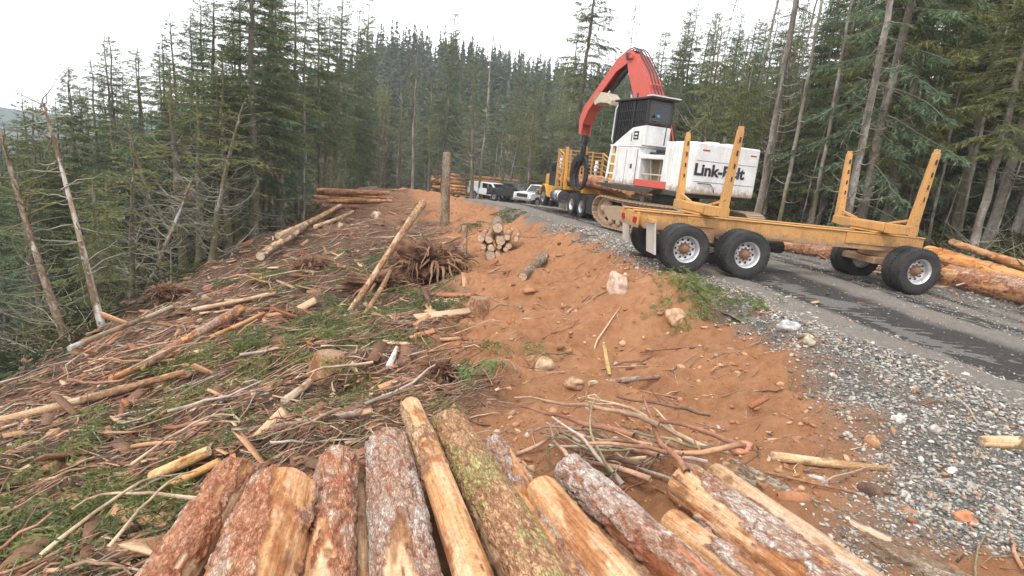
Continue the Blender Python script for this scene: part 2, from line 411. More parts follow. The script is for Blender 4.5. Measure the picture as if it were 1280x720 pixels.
cd_ = mixc(n, ramp(n, noise(n, .8, 6, v, .7), [(.5, (0, 0, 0)), (.72, (.5,)*3)]), cd_, (.21, .10, .055))
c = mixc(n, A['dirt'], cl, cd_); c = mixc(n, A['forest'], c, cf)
c = mixc(n, A['grav'], c, cg); c = mixc(n, A['road'], c, cg)
n.links.new(c, b.inputs['Base Color']); b.inputs['Roughness'].default_value = .95
b.inputs['Specular IOR Level'].default_value = .15
h_ = mixc(n, .45, n2, n3); bump(n, b, h_, 1.0, .09)
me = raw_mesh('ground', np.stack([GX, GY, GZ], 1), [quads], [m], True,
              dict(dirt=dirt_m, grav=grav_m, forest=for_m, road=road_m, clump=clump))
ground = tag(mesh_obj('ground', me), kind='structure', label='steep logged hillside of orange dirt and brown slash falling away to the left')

# ------------------------------------------------------------------ road: one strip with ruts and cleat prints
us = np.concatenate([np.arange(-12, 2, .25), np.arange(2, 17, .032), np.arange(17, 30, .08), np.arange(30, 57, .3)])
vs_ = np.linspace(-1.06, 1.06, 130)
UU, VV = np.meshgrid(us, vs_, indexing='ij')
xc, hh, zz, cc = road_at(UU)
XX = xc + VV*hh/cc; YY = UU
latm = VV*hh
rut = lambda c0, wd: np.exp(-((latm-c0)/wd)**2)
w1 = .15*fbm(UU*.3, VV*0, o=2)
t1, t2, t3 = rut(-.72+.4*w1, .82), rut(1.55+w1, .40), rut(2.6+w1, .25)
cleat = np.sin(2*math.pi*UU/.19 + 1.2*np.sin(latm*3) + fbm(UU*.8, latm*.8, o=2)*1.2)
ZZ = zz - .055*t1 - .045*t2 - .02*t3 + .03*cleat*(t1*.9+t2*.3)*np.clip(.6+fbm(UU*1.1, latm*1.5, o=2), 0, 1) + .03*np.exp(-((latm-.55)/.2)**2) + .03*np.exp(-((latm+2.0)/.35)**2) + .02*fbm(UU*3, latm*3, o=5, g=.65) + .02*fbm(UU*.8, latm*4, o=3) + .05*np.cos(np.clip(VV, -1, 1)*1.4) - .04
ZZ = ZZ - .12*sstep(.93, 1.06, np.abs(VV))
I = np.arange(UU.size).reshape(UU.shape)
q = np.stack([I[:-1, :-1], I[:-1, 1:], I[1:, 1:], I[1:, :-1]], -1).reshape(-1, 4)
m, n, b = nodes('road_gravel')
dk = N(n, "ShaderNodeAttribute", attribute_name='dark').outputs['Fac']
v = objco(n); n2 = noise(n, 9, 8, v, .7); n3 = noise(n, 70, 4, v, .7); n1 = noise(n, 1.1, 6, v)
c = mixc(n, .5, ramp(n, n2, [(.3, (.095, .086, .076)), (.7, (.225, .205, .18))]), ramp(n, n3, [(.3, (.07, .062, .056)), (.5, (.22, .195, .17)), (.72, (.46, .43, .39))]))
c = mixc(n, ramp(n, n1, [(.5, (0, 0, 0)), (.7, (.5,)*3)]), c, (.22, .15, .10))
cdk = mixc(n, .5, ramp(n, n2, [(.3, (.026, .024, .023)), (.7, (.062, .057, .052))]), ramp(n, n3, [(.3, (.014, .014, .014)), (.7, (.11, .10, .092))]))
c = mixc(n, dk, c, cdk)
n.links.new(c, b.inputs['Base Color']); b.inputs['Roughness'].default_value = .92; b.inputs['Specular IOR Level'].default_value = .2
bump(n, b, mixc(n, .5, n2, n3), .9, .05)
dark = np.clip((t1*1.1+t2*.65+t3*.4)*np.clip(.95+.22*fbm(UU*.9, latm*2.2, o=3), .5, 1)*1.15, 0, 1)
dark = sstep(.14, .5, dark)
me = raw_mesh('road', np.stack([XX.ravel(), YY.ravel(), ZZ.ravel()], 1), [q], [m], True, dict(dark=dark.ravel()))
road = tag(mesh_obj('road', me), kind='structure', label='grey gravel logging road with dark cleated track marks')
def zroad(x, y):
    lat, h, zr = lateral(np.array([x]), np.array([y])); return float(zr[0])
def ztop(x, y):
    lat, h, zr = lateral(np.array([float(x)]), np.array([float(y)]))
    return float(zr[0]) if abs(lat[0]) < h[0]-.2 else float(zg(np.array([float(x)]), np.array([float(y)]))[0])
# ------------------------------------------------------------------ wheels (axle along local Y, outer face towards -Y when side=-1)
def wheel_unit(parent, x, y, z, Rr=.51, w=.25, side=-1, deep=True, name='wheel', rimm='rim'):
    """one wheel: rim mesh with tyre and hub as its children; y is the middle of the tyre"""
    ax = (0, side, 0)
    k = Rr/.51; hw = w/2
    rimb = MB()
    rimb.lathe([(.255*k, -hw), (.245*k, -hw*.5), (.25*k, hw*.55), (.285*k, hw*.86), (.297*k, hw*.92), (.297*k, hw*.8), (.29*k, hw*.6)], (0, 0, 0), ax, 40)
    dd = -.035 if deep else hw*.75
    rimb.lathe([(.247*k, dd+.0), (.235*k, dd-.012), (.15*k, dd+(.012 if deep else .03)), (.04*k, dd+.012)], (0, 0, 0), ax, 40)
    for i in range(10):
        a = 2*math.pi*i/10
        p = Vector((math.cos(a)*.195*k, side*(dd+.004+(0 if deep else .012)), math.sin(a)*.195*k))
        rimb.cyl(p, p+Vector((0, side*.006, 0)), .026*k, n=12, mat=1)
    rim = rimb.build(name, [MT[rimm], MT['rubber']], parent, loc=(x, y, z))
    t = MB()
    pr = [(.285*k, -hw*.9), (.34*k, -hw*1.02), (.42*k, -hw*1.06), (.47*k, -hw*1.0), (.498*k, -hw*.86)]
    for j in range(4):
        a0 = -hw*.86 + j*hw*.43 + .004; a1 = -hw*.86 + (j+1)*hw*.43 - .012
        pr += [(.51*k, a0), (.51*k, a1), (.49*k, a1+.004), (.49*k, a1+.012)]
    pr += [(.498*k, hw*.86), (.47*k, hw*1.0), (.42*k, hw*1.06), (.405*k, hw*1.08), (.34*k, hw*1.02), (.285*k, hw*.9)]
    t.lathe(pr, (0, 0, 0), ax, 48)
    for j in range(48):                       # shoulder lugs
        a = 2*math.pi*j/48
        for s in (-1, 1):
            c = Vector((math.cos(a), 0, math.sin(a))); tn = Vector((-math.sin(a), 0, math.cos(a)))
            t.obox(c*.478*k+Vector((0, s*hw*.97, 0)), c*.508*k+Vector((0, s*hw*.80, 0)), .034*k, .03, up=tn)
    t.build('tyre', MT['rubber'], rim)
    h = MB()
    h.lathe([(.125*k, dd), (.12*k, dd+.03), (.085*k, dd+.04), (.075*k, dd+.115), (.06*k, dd+.13), (0.001, dd+.132)], (0, 0, 0), ax, 24)
    for i in range(10):
        a = 2*math.pi*(i+.5)/10
        p = Vector((math.cos(a)*.14*k, side*(dd+.005), math.sin(a)*.14*k)); h.cyl(p, p+Vector((0, side*.04, 0)), .016*k, n=6)
    h.build('hub', MT['hub'], rim)
    return rim

# ------------------------------------------------------------------ log trailer, standing across the road
TY = rad(6)
tr = empty('log_trailer', 'empty yellow log trailer with tall U shaped bunks parked across the gravel road', 'trailer',
           (3.475, 13.01, .86), (0, rad(.5), TY))
b_ = MB()
for y in (-.40, .40):
    b_.prism([(-.98, .98), (-.75, .80), (5.85, .80), (5.95, .90), (5.95, 1.17), (-.98, 1.17)], y-.07, y+.07)
    b_.box(-1.02, 5.95, y-.11, y+.11, 1.172, 1.20)
for x in (-.7, 1.45, 2.9, 4.3, 5.75): b_.box(x-.06, x+.06, -.33, .33, .86, 1.15)
b_.box(-.97, -.92, -.6, .6, .82, 1.16)
b_.build('main_beam', MT['yellow'], tr, .012)
for bb in ((1.85, 2.75, -.485, -.475, .84, 1.15), (1.2, 1.6, -.52, -.48, .70, .86), (3.6, 3.62, -.49, -.472, .82, 1.16), (4.0, 5.8, -.50, -.475, .92, 1.165), (.2, .9, -.51, -.475, .96, 1.16)):
    b_ = MB(); b_.box(*bb); b_.build('doubler_plate', MT['yellow'], tr, .004)
for x in (0.0, 1.36, 5.40):
    b_ = MB(); b_.cyl((x, -.98, .50), (x, .98, .50), .075, n=12); b_.build('axle', MT['steel'], tr)
b_ = MB()
for y in (-.48, .48):
    b_.prism([(-.25, .60), (.35, .68), (.7, .84), (1.05, .68), (1.65, .60), (1.65, .68), (1.05, .79), (.35, .79), (-.25, .68)], y-.05, y+.05)
    b_.box(.55, .85, y-.09, y+.09, .62, .84)
b_.build('suspension', MT['yellow'], tr, .01)
b_ = MB()                                    # front dolly: turntable, sloping frame
b_.cyl((5.40, 0, .66), (5.40, 0, .80), .55, n=28)
b_.box(4.8, 6.1, -.55, -.35, .50, .66); b_.box(4.8, 6.1, .35, .55, .50, .66); b_.box(4.75, 4.9, -.55, .55, .5, .64)
b_.build('dolly_frame', MT['yellow'], tr, .012)
b_ = MB()
b_.obox((6.05, -.38, .56), (7.8, -.05, .20), .10, .13); b_.obox((6.05, .38, .56), (7.8, .05, .20), .10, .13)
b_.obox((6.6, -.3, .45), (6.6, .3, .45), .08, .08); b_.obox((7.65, 0, .2), (8.03, 0, .12), .22, .14)
b_.lathe([(.05+.03*math.cos(t), .03*math.sin(t)) for t in np.linspace(0, 2*math.pi, 9)], (8.1, 0, .12), (0, 0, 1), 14)
b_.build('tongue', MT['yellow'], tr, .01)
b_ = MB()
b_.obox((5.9, -.2, .95), (7.75, -.02, .34), .05, .05); b_.obox((6.1, .1, .7), (6.8, .3, .1), .06, .06)
b_.build('landing_brace', MT['steel'], tr)
def bunk(x, k):
    q = MB()
    q.prism([(-1.27, 1.27), (-.9, 1.24), (.9, 1.24), (1.27, 1.27), (1.27, 1.46), (-1.27, 1.46)], x-.13, x+.13, axis='x')
    q.box(x-.2, x+.2, -.45, .45, 1.203, 1.243); q.box(x-.16, x-.135, -.6, .6, 1.27, 1.44)
    o = q.build('bunk', MT['yellow'], tr, .015)
    for s in (-1, 1):
        q = MB()
        q.obox((x, s*1.20, 1.26), (x, s*1.36, 3.02), .18, .17, w1=.12, h1=.11, up=(1, 0, 0))
        q.box(x-.05, x+.05, s*1.36-.04, s*1.36+.04, 3.0, 3.09)
        st = q.build('stake', MT['yellow'], o, .012)
        q = MB()
        for zz_ in np.arange(2.0, 2.8, .26):
            yy = s*(1.20 + .16*(zz_-1.26)/1.76)
            q.box(x-.014, x+.014, yy-.088, yy+.088, zz_, zz_+.10)
        q.build('groove', MT['black'], st)
    for s in (-1, 1):
        q = MB(); q.obox((x, s*.55, 1.46), (x, s*1.1, 1.58), .06, .05); q.build('gusset', MT['yellow'], o)
bunk(.62, 0); bunk(4.92, 1)
for x in (0.0, 1.36, 5.40):
    for s in (-1, 1):
        zc = .51 if x < 5 else .49
        wheel_unit(tr, x, s*1.07, zc, .51, .25, s, True)
        wheel_unit(tr, x, s*.78, zc, .51, .25, s, True)
for y0, y1, zt in ((-1.22, -.66, 1.02), (.66, 1.22, 1.02)):
    q = MB(); q.prism([(-.79, 1.0), (-.76, 1.0), (-.66, .34), (-.69, .34)], y0, y1)
    q.build('mud_flap', MT['flap'], tr)
    q = MB(); q.box(-.86, -.74, y0, y1, 1.0, 1.06); q.box(-.88, -.60, y0+.2, y0+.3, 1.06, 1.12)
    q.build('flap_bracket', MT['yellow'], tr)
for y in (-.55, .35):
    q = MB(); q.box(-1.0, -.972, y, y+.2, .92, 1.04); q.build('tail_light', MT['lamp_red'], tr)
q = MB()
for k in range(3):
    pts = [(-.3+k*.2, -.2+.1*k, .9), (.7+.1*k, -.25, .76+.04*k), (1.6, -.2+.1*k, .85), (3.5, -.28, .9), (5.2, -.2, .8)]
    q.tube(pts, .013, 6)
q.cyl((2.0, 0, .62), (2.8, 0, .62), .14, n=14)
q.build('air_line', MT['hose'], tr)

# ------------------------------------------------------------------ log loader
LY = rad(115)
ld_ = empty('log_loader', 'white tracked log loader with black cab and red boom loading the truck', 'log loader', (5.05, 18.64, .95), (0, 0, LY))
def track(y0, y1):
    yc = (y0+y1)/2
    # loop outline in x,z
    P = []
    Lf, Lr, h, r = 1.95, -1.95, 1.05, .42
    for a in np.linspace(math.pi/2, -math.pi*.30, 9): P.append((Lf + r*math.cos(a), .62 + r*math.sin(a)))
    P += [(1.55, .05), (-1.55, .05)]
    for a in np.linspace(-math.pi*.70, -math.pi*1.5, 9): P.append((Lr + r*math.cos(a), .62 + r*math.sin(a)))
    P += [(-.8, 1.0), (.8, 1.0)]
    P = np.array(P); Q = np.vstack([P, P[:1]]); seg = np.hypot(*np.diff(Q, axis=0).T); cum = np.concatenate([[0], np.cumsum(seg)])
    q = MB(); nsh = 52; per = cum[-1]
    for k in range(nsh):
        s0 = per*k/nsh; s1 = per*(k+.86)/nsh
        p0 = (np.interp(s0, cum, Q[:, 0]), np.interp(s0, cum, Q[:, 1])); p1 = (np.interp(s1, cum, Q[:, 0]), np.interp(s1, cum, Q[:, 1]))
        d = np.array(p1)-np.array(p0); nn = np.array([-d[1], d[0]])/np.linalg.norm(d)
        q.obox((p0[0], yc, p0[1]), (p1[0], yc, p1[1]), y1-y0, .035, up=(nn[0], 0, nn[1]))
        pm = (np.array(p0)+np.array(p1))/2
        g = pm + nn*.035
        q.obox((pm[0]+nn[0]*.0, y0+.02, pm[1]+nn[1]*.0), (pm[0], y1-.02, pm[1]), .025, .09, up=(nn[0], 0, nn[1]))
    o = q.build('track', MT['mud'], ld_)
    # the link chain inside the shoes
    q = MB(); C0 = np.array([0, .55]); inn = C0 + (P-C0)*np.array([.955, .88])
    nP = len(P)
    for y in (yc-.13, yc+.13):
        for i in range(nP):
            a, c = inn[i], inn[(i+1) % nP]; q.obox((a[0], y, a[1]), (c[0], y, c[1]), .05, .11)
    q.build('track_chain', MT['mud'], o)
    q = MB()
    q.prism([(-1.7, .45), (-1.45, .30), (1.45, .30), (1.75, .50), (1.7, .72), (1.1, .80), (-1.1, .80), (-1.7, .75)], yc-.24, yc+.24)
    q.box(-.9, -.3, yc-.27, yc+.27, .38, .70); q.box(.2, .75, yc-.27, yc+.27, .36, .66)
    q.build('track_frame', MT['mud'], o, .02)
    for x, rr_ in ((1.95, .34), (-1.95, .34)):
        q = MB(); q.lathe([(0.001, -.22), (.12, -.22), (.14, -.12), (rr_*.8, -.1), (rr_, -.13), (rr_, .13), (rr_*.8, .1), (.14, .12), (.12, .22), (0.001, .22)], (x, yc, .62), (0, 1, 0), 24)
        q.build('idler', MT['mud'], o)
    q = MB()
    for x in np.linspace(-1.35, 1.35, 7): q.lathe([(0.001, -.25), (.08, -.25), (.12, -.2), (.12, .2), (.08, .25), (0.001, .25)], (x, yc, .24), (0, 1, 0), 16)
    for x in (-.7, .7): q.lathe([(0.001, -.22), (.09, -.22), (.09, .22), (0.001, .22)], (x, yc, .88), (0, 1, 0), 14)
    q.build('track_roller', MT['mud'], o)
track(.95, 1.65); track(-1.65, -.95)
q = MB(); q.box(-1.1, 1.1, -.95, .95, .5, .98); q.cyl((0, 0, .98), (0, 0, 1.34), .75, n=32); q.obox((-.8, 0, .7), (.8, 0, .7), 2.0, .25)
q.build('undercarriage', MT['steel'], ld_, .02)
q = MB(); q.box(-1.75, 2.3, -1.3, 1.32, 1.36, 1.50); q.prism([(1.0, 1.34), (2.35, 1.42), (2.35, 1.50), (-.9, 1.50), (-.6, 1.34)], 1.322, 1.62)
q.build('deck', MT['steel'], ld_, .01)
# counterweight with rounded rear corners
def rrect(x0, x1, y0, y1, r, n=6, corners=(1, 1, 1, 1)):
    P = []
    for (cx, cy, a0, on) in ((x1-r, y1-r, 0, corners[0]), (x0+r, y1-r, 90, corners[1]), (x0+r, y0+r, 180, corners[2]), (x1-r, y0+r, 270, corners[3])):
        if on:
            for a in np.linspace(a0, a0+90, n): P.append((cx+r*math.cos(rad(a)), cy+r*math.sin(rad(a))))
        else:
            P.append((cx+r*(1 if a0 in (0, 270) else -1), cy+r*(1 if a0 in (0, 90) else -1)))
    return P
q = MB()
q.prism(rrect(-2.0, -1.12, -1.3, 1.3, .16, corners=(0, 1, 1, 0)), 1.47, 2.93, axis='z')
cw = q.build('counterweight', MT['white'], ld_, .04)
q = MB(); q.box(-2.006, -1.9, -1.15, 1.15, 2.42, 2.43); q.box(-2.006, -1.9, -1.15, 1.15, 1.83, 1.842)
q.box(-2.006, -1.99, .72, .98, 2.70, 2.74, 1); q.box(-2.006, -1.99, -1.1, -.86, 2.70, 2.74, 1)
q.build('seam', [MT['steel'], MT['lamp_red']], cw)
q = MB(); q.tube([(-2.02, 1.0, 1.80), (-2.03, .55, 1.79), (-2.03, .4, 1.68), (-2.02, .34, 1.55)], .012, 6); q.build('lift_cable', MT['hose'], cw)
cu = bpy.data.curves.new('lettering', 'FONT'); cu.body = 'Link-Belt'; cu.size = .45; cu.extrude = .004; cu.offset = .016
cu.align_x = 'CENTER'; cu.align_y = 'CENTER'; cu.space_character = 1.0
_t = bpy.data.objects.new('tmp_text', cu); link(_t)
_me = bpy.data.meshes.new_from_object(_t.evaluated_get(bpy.context.evaluated_depsgraph_get())); _me.name = 'lettering'
bpy.data.objects.remove(_t); _me.materials.clear(); _me.materials.append(MT['letter'])
tx = mesh_obj('lettering', _me, cw)
tx.location = (-2.008, 0.24, 2.16); tx.rotation_euler = (rad(90), 0, rad(-90)); tx.scale = (1.95/max(v.co.x for v in _me.vertices)/2, 1, 1)
# engine hood and side panels
q = MB(); q.box(-1.12, -.75, -1.3, 1.3, 1.50, 2.92); q.box(-.75, .55, -1.28, .9, 1.50, 2.45)
q.box(-.75, -.70, .9, 1.29, 1.5, 2.5); q.box(-.75, .55, .9, 1.295, 2.38, 2.52); q.box(.42, .55, .9, 1.29, 1.5, 2.40); q.box(-.71, .43, .9, 1.285, 1.5, 1.60)
q.build('engine_hood', MT['white'], ld_, .025)
q = MB()
q.box(-.68, .40, .86, .905, 1.70, 2.38); q.build('radiator_grid', MT['olive'], ld_, .005)
q = MB(); q.obox((.12, 1.0, 1.65), (.12, 1.1, 2.38), .05, .03); q.box(-.25, -.22, .9, 1.0, 1.62, 2.38); q.box(-.68, .40, 1.15, 1.2, 1.9, 1.94); q.build('screen_frame', MT['cream'], ld_)
q = MB(); q.box(-1.0, .55, 1.302, 1.34, 1.52, 1.74); q.build('red_skirt', MT['red'], ld_, .01)
q = MB(); q.box(-.72, .55, -.1, .88, 2.452, 2.62); q.box(-.6, .3, .2, .84, 2.62, 2.72)
q.build('hydraulic_valve', MT['black'], ld_, .03)
q = MB(); q.box(-1.5, -1.1, -.9, -.4, 2.935, 3.02); q.box(-1.7, -1.35, .1, .45, 2.935, 3.0); q.build('hood_cap', MT['white'], ld_, .03)
q = MB(); q.cyl((-1.0, -.7, 2.9), (-1.0, -.7, 3.25), .06, n=12); q.cyl((-1.9, 1.1, 2.9), (-1.9, 1.1, 3.05), .03, n=8); q.cyl((-1.3, -1.1, 2.93), (-1.3, -1.1, 3.1), .09, n=12)
q.build('exhaust', MT['steel'], ld_)
# front tool box with steps
q = MB(); q.prism(rrect(.56, 1.78, .30, 1.30, .1), 1.50, 2.74, axis='z'); q.box(.5, 2.1, -.1, 1.31, 2.74, 2.80)
fb = q.build('tool_box', MT['white'], ld_, .03)
q = MB(); q.box(.62, 1.2, 1.298, 1.306, 1.58, 2.66); q.box(1.2, 1.215, 1.298, 1.309, 1.56, 2.68, 1); q.box(.6, .615, 1.298, 1.309, 1.56, 2.68, 1); q.box(.82, .93, 1.30, 1.312, 2.05, 2.2, 1)
q.build('panel_door', [MT['white'], MT['steel']], fb)
q = MB(); q.obox((1.82, 1.28, 1.42), (1.78, 1.28, 2.78), .05, .12); q.obox((2.3, 1.28, 1.42), (2.12, 1.28, 2.78), .05, .12)
for z in np.linspace(1.5, 2.75, 5): q.box(1.74, 2.24, .95, 1.3, z, z+.06)
q.build('boarding_step', MT['white'], fb, .01)
# cab
q = MB()
q.prism([(2.08, 2.84), (1.1, 3.36), (.40, 3.42), (.40, 2.803), (2.08, 2.803)], .28, 1.27)
rs = q.build('cab_riser', MT['white'], ld_, .03)
q = MB(); q.box(.72, .98, 1.272, 1.28, 2.98, 3.24, 0); q.box(.77, .93, 1.281, 1.285, 3.03, 3.07, 1); q.box(.77, .93, 1.281, 1.285, 3.13, 3.18, 1); q.box(1.08, 1.11, 1.272, 1.28, 2.92, 3.2, 0)
q.build('capacity_sign', [MT['letter'], MT['white']], rs)
q = MB()
cb = [(2.14, 2.80), (1.13, 3.368), (.42, 3.43), (.42, 4.22), (2.10, 4.22)]
q.prism(cb, .33, 1.22)
q.prism([(a, b) for a, b in cb], .30, .329)
cab = q.build('cab', MT['black'], ld_, .02)
q = MB()
for (xa, za, xb, zb) in ((2.12, 2.82, 2.08, 4.2), (.45, 3.42, .45, 4.2), (1.15, 3.37, 1.15, 4.2)):
    for y in (.30, 1.25): q.obox((xa, y, za), (xb, y, zb), .06, .06)
for x in np.arange(1.25, 2.05, .10): q.obox((x, 1.262, 3.38-.56*(x-1.13)+.03), (x, 1.262, 4.18), .025, .03)
for x in np.arange(.55, 1.1, .11): q.obox((x, 1.262, 3.46), (x, 1.262, 4.18), .02, .03)
for z in (3.6, 3.9): q.obox((.45, 1.255, z), (2.08, 1.255, z), .02, .03)
q.build('guard_grille', MT['black'], cab)
q = MB(); q.box(.395, .415, .42, 1.12, 3.55, 4.12); q.box(1.2, 2.0, 1.222, 1.235, 3.45, 4.15); q.build('window', MT['glass'], cab)
q = MB()
for (y0, y1, z0, z1) in ((.36, .42, 3.5, 4.18), (1.12, 1.2, 3.5, 4.18), (.42, 1.12, 3.5, 3.55), (.42, 1.12, 4.12, 4.18)): q.box(.385, .42, y0, y1, z0, z1)
q.build('window_frame', MT['steel'], cab, .006)
q = MB(); q.box(.28, 2.28, .22, 1.32, 4.225, 4.29, 1); q.box(.20, .5, .18, 1.34, 4.29, 4.325, 0); q.box(1.4, 1.44, 1.0, 1.05, 4.29, 4.5, 1); q.cyl((.6, .5, 4.29), (.6, .5, 4.40), .05, n=10, mat=1)
q.build('cab_roof', [MT['white'], MT['black']], cab, .015)
q = MB(); q.cyl((.26, .95, 3.72), (.30, .95, 3.72), .05, n=12, mat=1)
q.tube([(.22, .62, 2.85), (.2, .62, 3.45), (.22, .66, 3.56), (.26, .9, 3.58), (.38, 1.1, 3.58)], .018, 8)
q.build('grab_rail', [MT['steel'], MT['blue']], cab)
q = MB(); q.tube([(2.18, 1.25, 2.85), (2.24, 1.27, 3.0), (2.2, 1.27, 4.0), (2.1, 1.26, 4.12)], .025, 8); q.build('front_handrail', MT['white'], cab)
# boom, stick, heel and grapple; boom plane y = -.40
by = -.36
q = MB()
P_ = [(.75, 2.0), (1.5, 3.7), (2.6, 5.25), (3.42, 6.12), (3.76, 6.22), (3.96, 6.02), (3.7, 5.45), (3.05, 4.4), (2.2, 3.1), (1.35, 1.9)]
q.prism(P_, by-.31, by-.275); q.prism(P_, by+.275, by+.31)
for i in range(len(P_)-1):
    (a, c), (d, e) = P_[i], P_[i+1]; q.obox((a, by, c), (d, by, e), .80, .04, up=(0, 1, 0)) if False else q.add([(a, by-.27, c), (a, by+.27, c), (d, by+.27, e), (d, by-.27, e)], [(0, 1, 2, 3)])
bm = q.build('boom', MT['red'], ld_, .012)
q = MB()
for i, x in enumerate((-.22, -.08, .06, .2)): q.tube([(1.0, by+x, 2.75), (1.5, by+x, 3.82), (2.56, by+x, 5.42), (3.4, by+x, 6.24), (3.7, by+x, 6.40), (4.0, by+x, 6.38)], .022, 6)
q.build('hydraulic_hose', MT['hose'], bm)
q = MB()
for z0 in (.25, .5, .72):
    a = (1.5+1.1*z0, 3.72+1.65*z0)
    q.box(a[0]-.05, a[0]+.03, by-.26, by+.26, a[1]+.05, a[1]+.11)
q.box(3.5, 3.9, by-.42, by+.42, 5.98, 6.10)
q.build('hose_clamp', MT['red'], bm, .01)
q = MB(); q.cyl((3.75, by-.45, 6.1), (3.75, by+.45, 6.1), .1, n=16); q.build('pivot_pin', MT['steel'], bm)
for s in (-1, 1):
    q = MB(); q.cyl((1.9, by+s*.28, 2.1), (2.9, by+s*.28, 3.9), .11, n=14, mat=0); q.cyl((2.9, by+s*.28, 3.9), (3.35, by+s*.28, 4.7), .06, n=12, mat=1); q.build('lift_cylinder', [MT['red'], MT['chrome']], bm)
q = MB()
S_ = [(3.55, 6.18), (3.95, 6.40), (4.65, 6.14), (6.0, 5.06), (6.72, 4.5), (7.02, 3.98), (6.97, 3.38), (6.77, 3.30), (6.72, 3.75), (6.38, 4.28), (5.9, 4.68), (4.62, 5.66), (3.75, 5.95)]
for y in (by-.24, by+.20): q.prism(S_, y, y+.05)
top = S_[1:7]
for i in range(len(top)-1):
    (a, c), (d, e) = top[i], top[i+1]; q.add([(a, by-.19, c-.04), (a, by+.20, c-.04), (d, by+.20, e-.04), (d, by-.19, e-.04)], [(0, 1, 2, 3)])
low = S_[7:12]
for i in range(1, len(low)-2):
    (a, c), (d, e) = low[i], low[i+1]; q.add([(a, by-.19, c), (a, by+.20, c), (d, by+.20, e), (d, by-.19, e)], [(0, 1, 2, 3)])
sk = q.build('stick', MT['red'], ld_, .01)
q = MB(); q.cyl((4.1, by, 5.85), (5.2, by, 5.05), .10, n=14); q.cyl((5.2, by, 5.05), (5.9, by, 4.6), .055, n=12, mat=1); q.build('stick_cylinder', [MT['black'], MT['chrome']], sk)
q = MB()
H_ = [(6.1, 4.86), (5.7, 4.98), (5.1, 4.90), (4.72, 4.62), (4.74, 4.42), (5.05, 4.52), (5.6, 4.56), (5.95, 4.48)]
q.prism(H_, by-.25, by+.25); q.build('heel_rack', MT['cream'], sk, .02)
q = MB(); q.box(6.66, 6.96, by-.09, by+.09, 2.95, 3.32); q.cyl((6.82, by, 2.45), (6.82, by, 2.98), .12, n=16); q.box(6.66, 6.98, by-.22, by+.22, 2.2, 2.5)
gp = q.build('grapple', MT['black'], ld_, .02)
for s in (-1, 1):
    for dy in (-.16, .08) if s > 0 else (-.04, ):
        J = [(0.12, 2.45), (.42, 2.32), (.62, 1.95), (.62, 1.5), (.42, 1.12), (.14, .98), (.32, 1.3), (.40, 1.6), (.36, 1.9), (.18, 2.12)]
        q = MB(); q.prism([(6.82+s*a, c) for a, c in J], by+dy, by+dy+.11); q.build('grapple_tong', MT['black'], gp, .015)
q = MB(); q.tube([(6.7, by+.1, 3.3), (6.5, by+.25, 3.0), (6.55, by+.2, 2.5)], .02, 6); q.tube([(6.9, by-.1, 3.3), (7.15, by-.2, 2.9), (6.95, by-.15, 2.4)], .02, 6); q.build('grapple_hose', MT['hose'], gp)
q = MB(); q.box(2.1, 2.3, .98, 1.32, 1.5, 1.56); q.cyl((2.2, -1.1, 1.5), (2.2, -1.1, 2.4), .02, n=8); q.cyl((.6, -1.25, 2.45), (2.1, -1.25, 2.45), .02, n=8); q.cyl((.6, -1.25, 1.5), (.6, -1.25, 2.45), .02, n=8)
q.build('guard_rail', MT['steel'], ld_)

